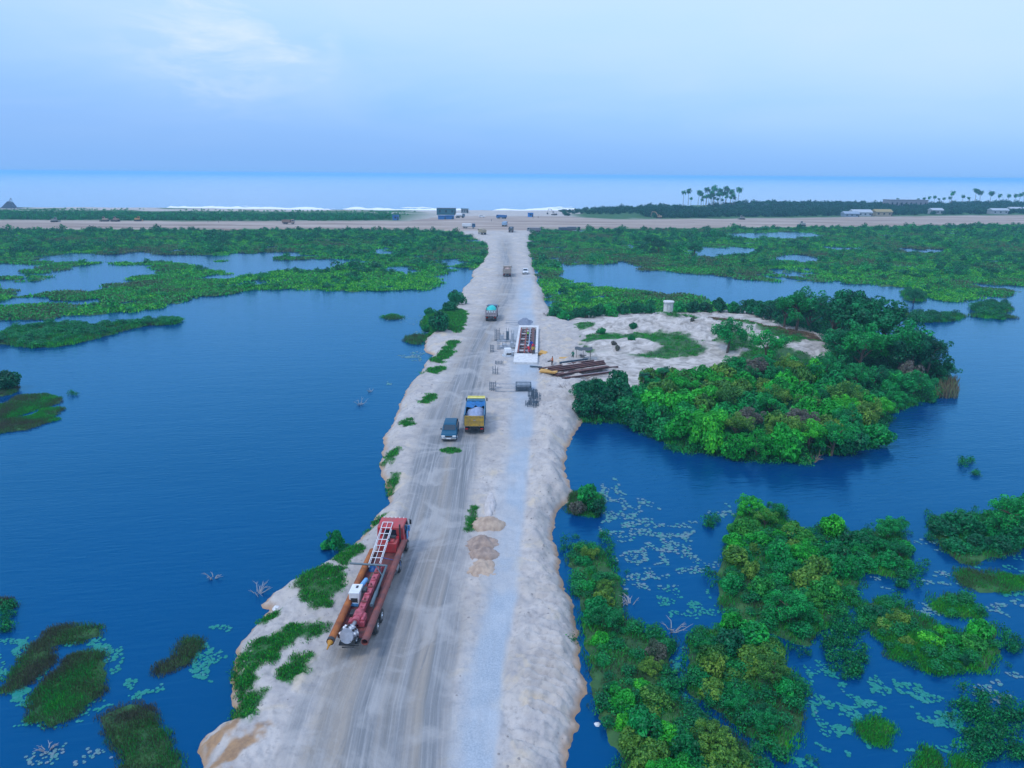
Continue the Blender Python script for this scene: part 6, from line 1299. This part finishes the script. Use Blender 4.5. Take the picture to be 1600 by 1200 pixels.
HIVIS = mat('hi_vis', (.35, .75, .10), .6); REDC = mat('red_cloth', (.6, .02, .04), .7); BLC = mat('blue_cloth', (.02, .08, .45), .7); WHH = mat('white_helmet', (.8, .8, .8), .4)
def in_cul(x, y, z=.75): p = Matrix.Translation(cul.location) @ Matrix.Rotation(cul.rotation_euler[2], 4, 'Z') @ Vector((x, y, z)); return tuple(p)
person('worker in a hi-vis vest standing in the culvert', in_cul(.05, CL * .55, .7), R(170), (.05, .07, .08), (.03, .04, .06), WHH, HIVIS)
person('bending worker in red overalls at the near end of the culvert', in_cul(.5, .5, .65), R(20), (.6, .02, .04), (.5, .02, .04), WHH, REDC, .8); person('second worker in red at the culvert corner', in_cul(1.1, .9, .95), R(-40), (.55, .02, .05), (.5, .02, .04), None, REDC, .4); person('worker in blue behind the red workers', in_cul(.9, 3.0, .9), R(160), (.02, .08, .45), (.02, .05, .2), None, BLC, .3)
person('worker with an orange vest before the approach slab corner', in_cul(1.2, -.4, .75), R(200), (.5, .35, .05), (.06, .06, .07), None, None, .3)
person('person in dark green standing beside the net shelter', at(895, 562), R(150), (.01, .14, .09), (.02, .06, .06)); person('person in orange standing by the thin beams', at(863, 573), R(100), (.5, .13, .03), (.10, .06, .05))
for u, v, l in [(768, 346, 'person standing on the sand left of the blue trucks'), (833, 342, 'first of two people near the bright blue cabin'), (841, 341, 'second of two people near the bright blue cabin'), (325, 347, 'dark figure standing on the western coast road'), (342, 348, 'pale figure standing on the western coast road')]:
    person(l, at(u, v), R(90), (.12, .10, .10), (.05, .05, .06))

# ------------------------------------------------------------------ small loose things
def dead_branch(label, u, v, s, z=0.0, seed=0, m=None):
    q = P(u, v, z); g = random.Random(seed); mb = MB()
    for i in range(9):
        a = g.uniform(0, 6.28); l = s * g.uniform(.5, 1.0); x, y = .15 * s * math.cos(a), .15 * s * math.sin(a); k = (l * .6 * math.cos(a), l * .6 * math.sin(a), l * g.uniform(.15, .5)); e = (l * math.cos(a + .3), l * math.sin(a + .3), l * g.uniform(.1, .7))
        mb.tube([(x, y, -.1), k, e], [.035, .025, .008], 5)
        for j in range(2): mb.tube([k, (k[0] + l * .3 * math.cos(a + g.uniform(-1, 1)), k[1] + l * .3 * math.sin(a + g.uniform(-1, 1)), k[2] + l * g.uniform(0, .3))], [.018, .006], 4)
    o = mb.build('dead_branches', m or mat('bleached_wood', (.36, .36, .38), .9), None, loc=(q[0], q[1], z + .02)); tag(o, label, 'branches')
dead_branch('bare blue-grey branches in the water left of the sand spit', 402, 927, 1.3, seed=1); dead_branch('faint bare branches farther out in the left lagoon', 333, 903, .9, seed=2); dead_branch('bleached branches between two right-hand thickets', 1050, 985, 1.5, seed=3); dead_branch('thin white branch near the long thicket', 985, 945, 1.2, seed=4); dead_branch('grey twigs in the lagoon by the causeway work bank', 562, 632, 1.4, seed=5); dead_branch('small twigs close to the upper left bank', 578, 612, .8, seed=6); dead_branch('grey dry brush at the waterline under the island thicket', 1268, 722, 2.0, seed=7, m=mat('dry_brush', (.30, .20, .14), .9)); dead_branch('dry brush on the bank by the rebar', 885, 610, 1.8, ROAD_Z, 8, mat('dark_brush', (.16, .13, .12), .9)); dead_branch('white twig cluster at the left of the lower grass mats', 74, 1172, .8, seed=9); dead_branch('dark driftwood on the sand bank north of the culvert', 855, 493, 2.0, ROAD_Z, 10, mat('dark_brush', (.16, .13, .12), .9))
def stones():
    g = np.random.default_rng(5); V = []; Fq = []
    c = np.vstack([sample(CAUSE[(CAUSE[:, 1] < 140)], 2600, 12)]); Z, A = ground_zs(c[:, 0], c[:, 1]); ok = (A['top'] == 0) & (A['m_road'] < .2) & (A['m_grav'] < .3) & (Z > .2) & (fbm(c[:, 0] * .5, c[:, 1] * .5, 222, 3) > .5); c = c[ok]; Z = Z[ok]
    for (x, y), z in zip(c, Z):
        r_ = g.uniform(.04, .13); o = len(V)
        for k in range(6): a = k * math.pi / 3; V.append((x + r_ * math.cos(a) * g.uniform(.7, 1.1), y + r_ * math.sin(a) * g.uniform(.7, 1.1), z - .02))
        V.append((x + r_ * .2, y, z + r_ * g.uniform(.4, .8))); Fq += [(o + k, o + (k + 1) % 6, o + 6) for k in range(6)]
    tag(np_obj('clods', V, Fq, mat('grey_clod', (.30, .28, .27), .95), smooth=False), 'scattered clods and pebbles on the causeway shoulders', kind='stuff')
stones()
for u, v, l in [(432, 945, 'white rubbish bag on the sand spit'), (934, 1132, 'pale plastic scrap floating beside the bank'), (430, 948, 'crumpled pale scrap on the sand spit')]:
    q = at(u, v, .6 if u < 900 else 0); tag(MB().heap((0, 0, 0), .28, .2, .16, 9, 4, .4, u).build('litter', WHITE, None, loc=(q[0], q[1], max(q[2], 0))), l, 'litter')

# ------------------------------------------------------------------ haze over the plain
def haze():
    m = bpy.data.materials.new('haze_air'); m.use_nodes = True; N = m.node_tree.nodes; N.clear(); out = N.new('ShaderNodeOutputMaterial'); v = N.new('ShaderNodeVolumePrincipled')
    v.inputs['Color'].default_value = (.36, .73, 1.0, 1); v.inputs['Density'].default_value = .00026; v.inputs['Anisotropy'].default_value = .0
    m.node_tree.links.new(v.outputs[0], out.inputs['Volume'])
    o = MB().box((0, 31000, 16.55), (124000, 62800, 37.3)).build('haze', m, None, smooth=0); tag(o, 'pale sea haze lying over the coast', kind='stuff')
haze()
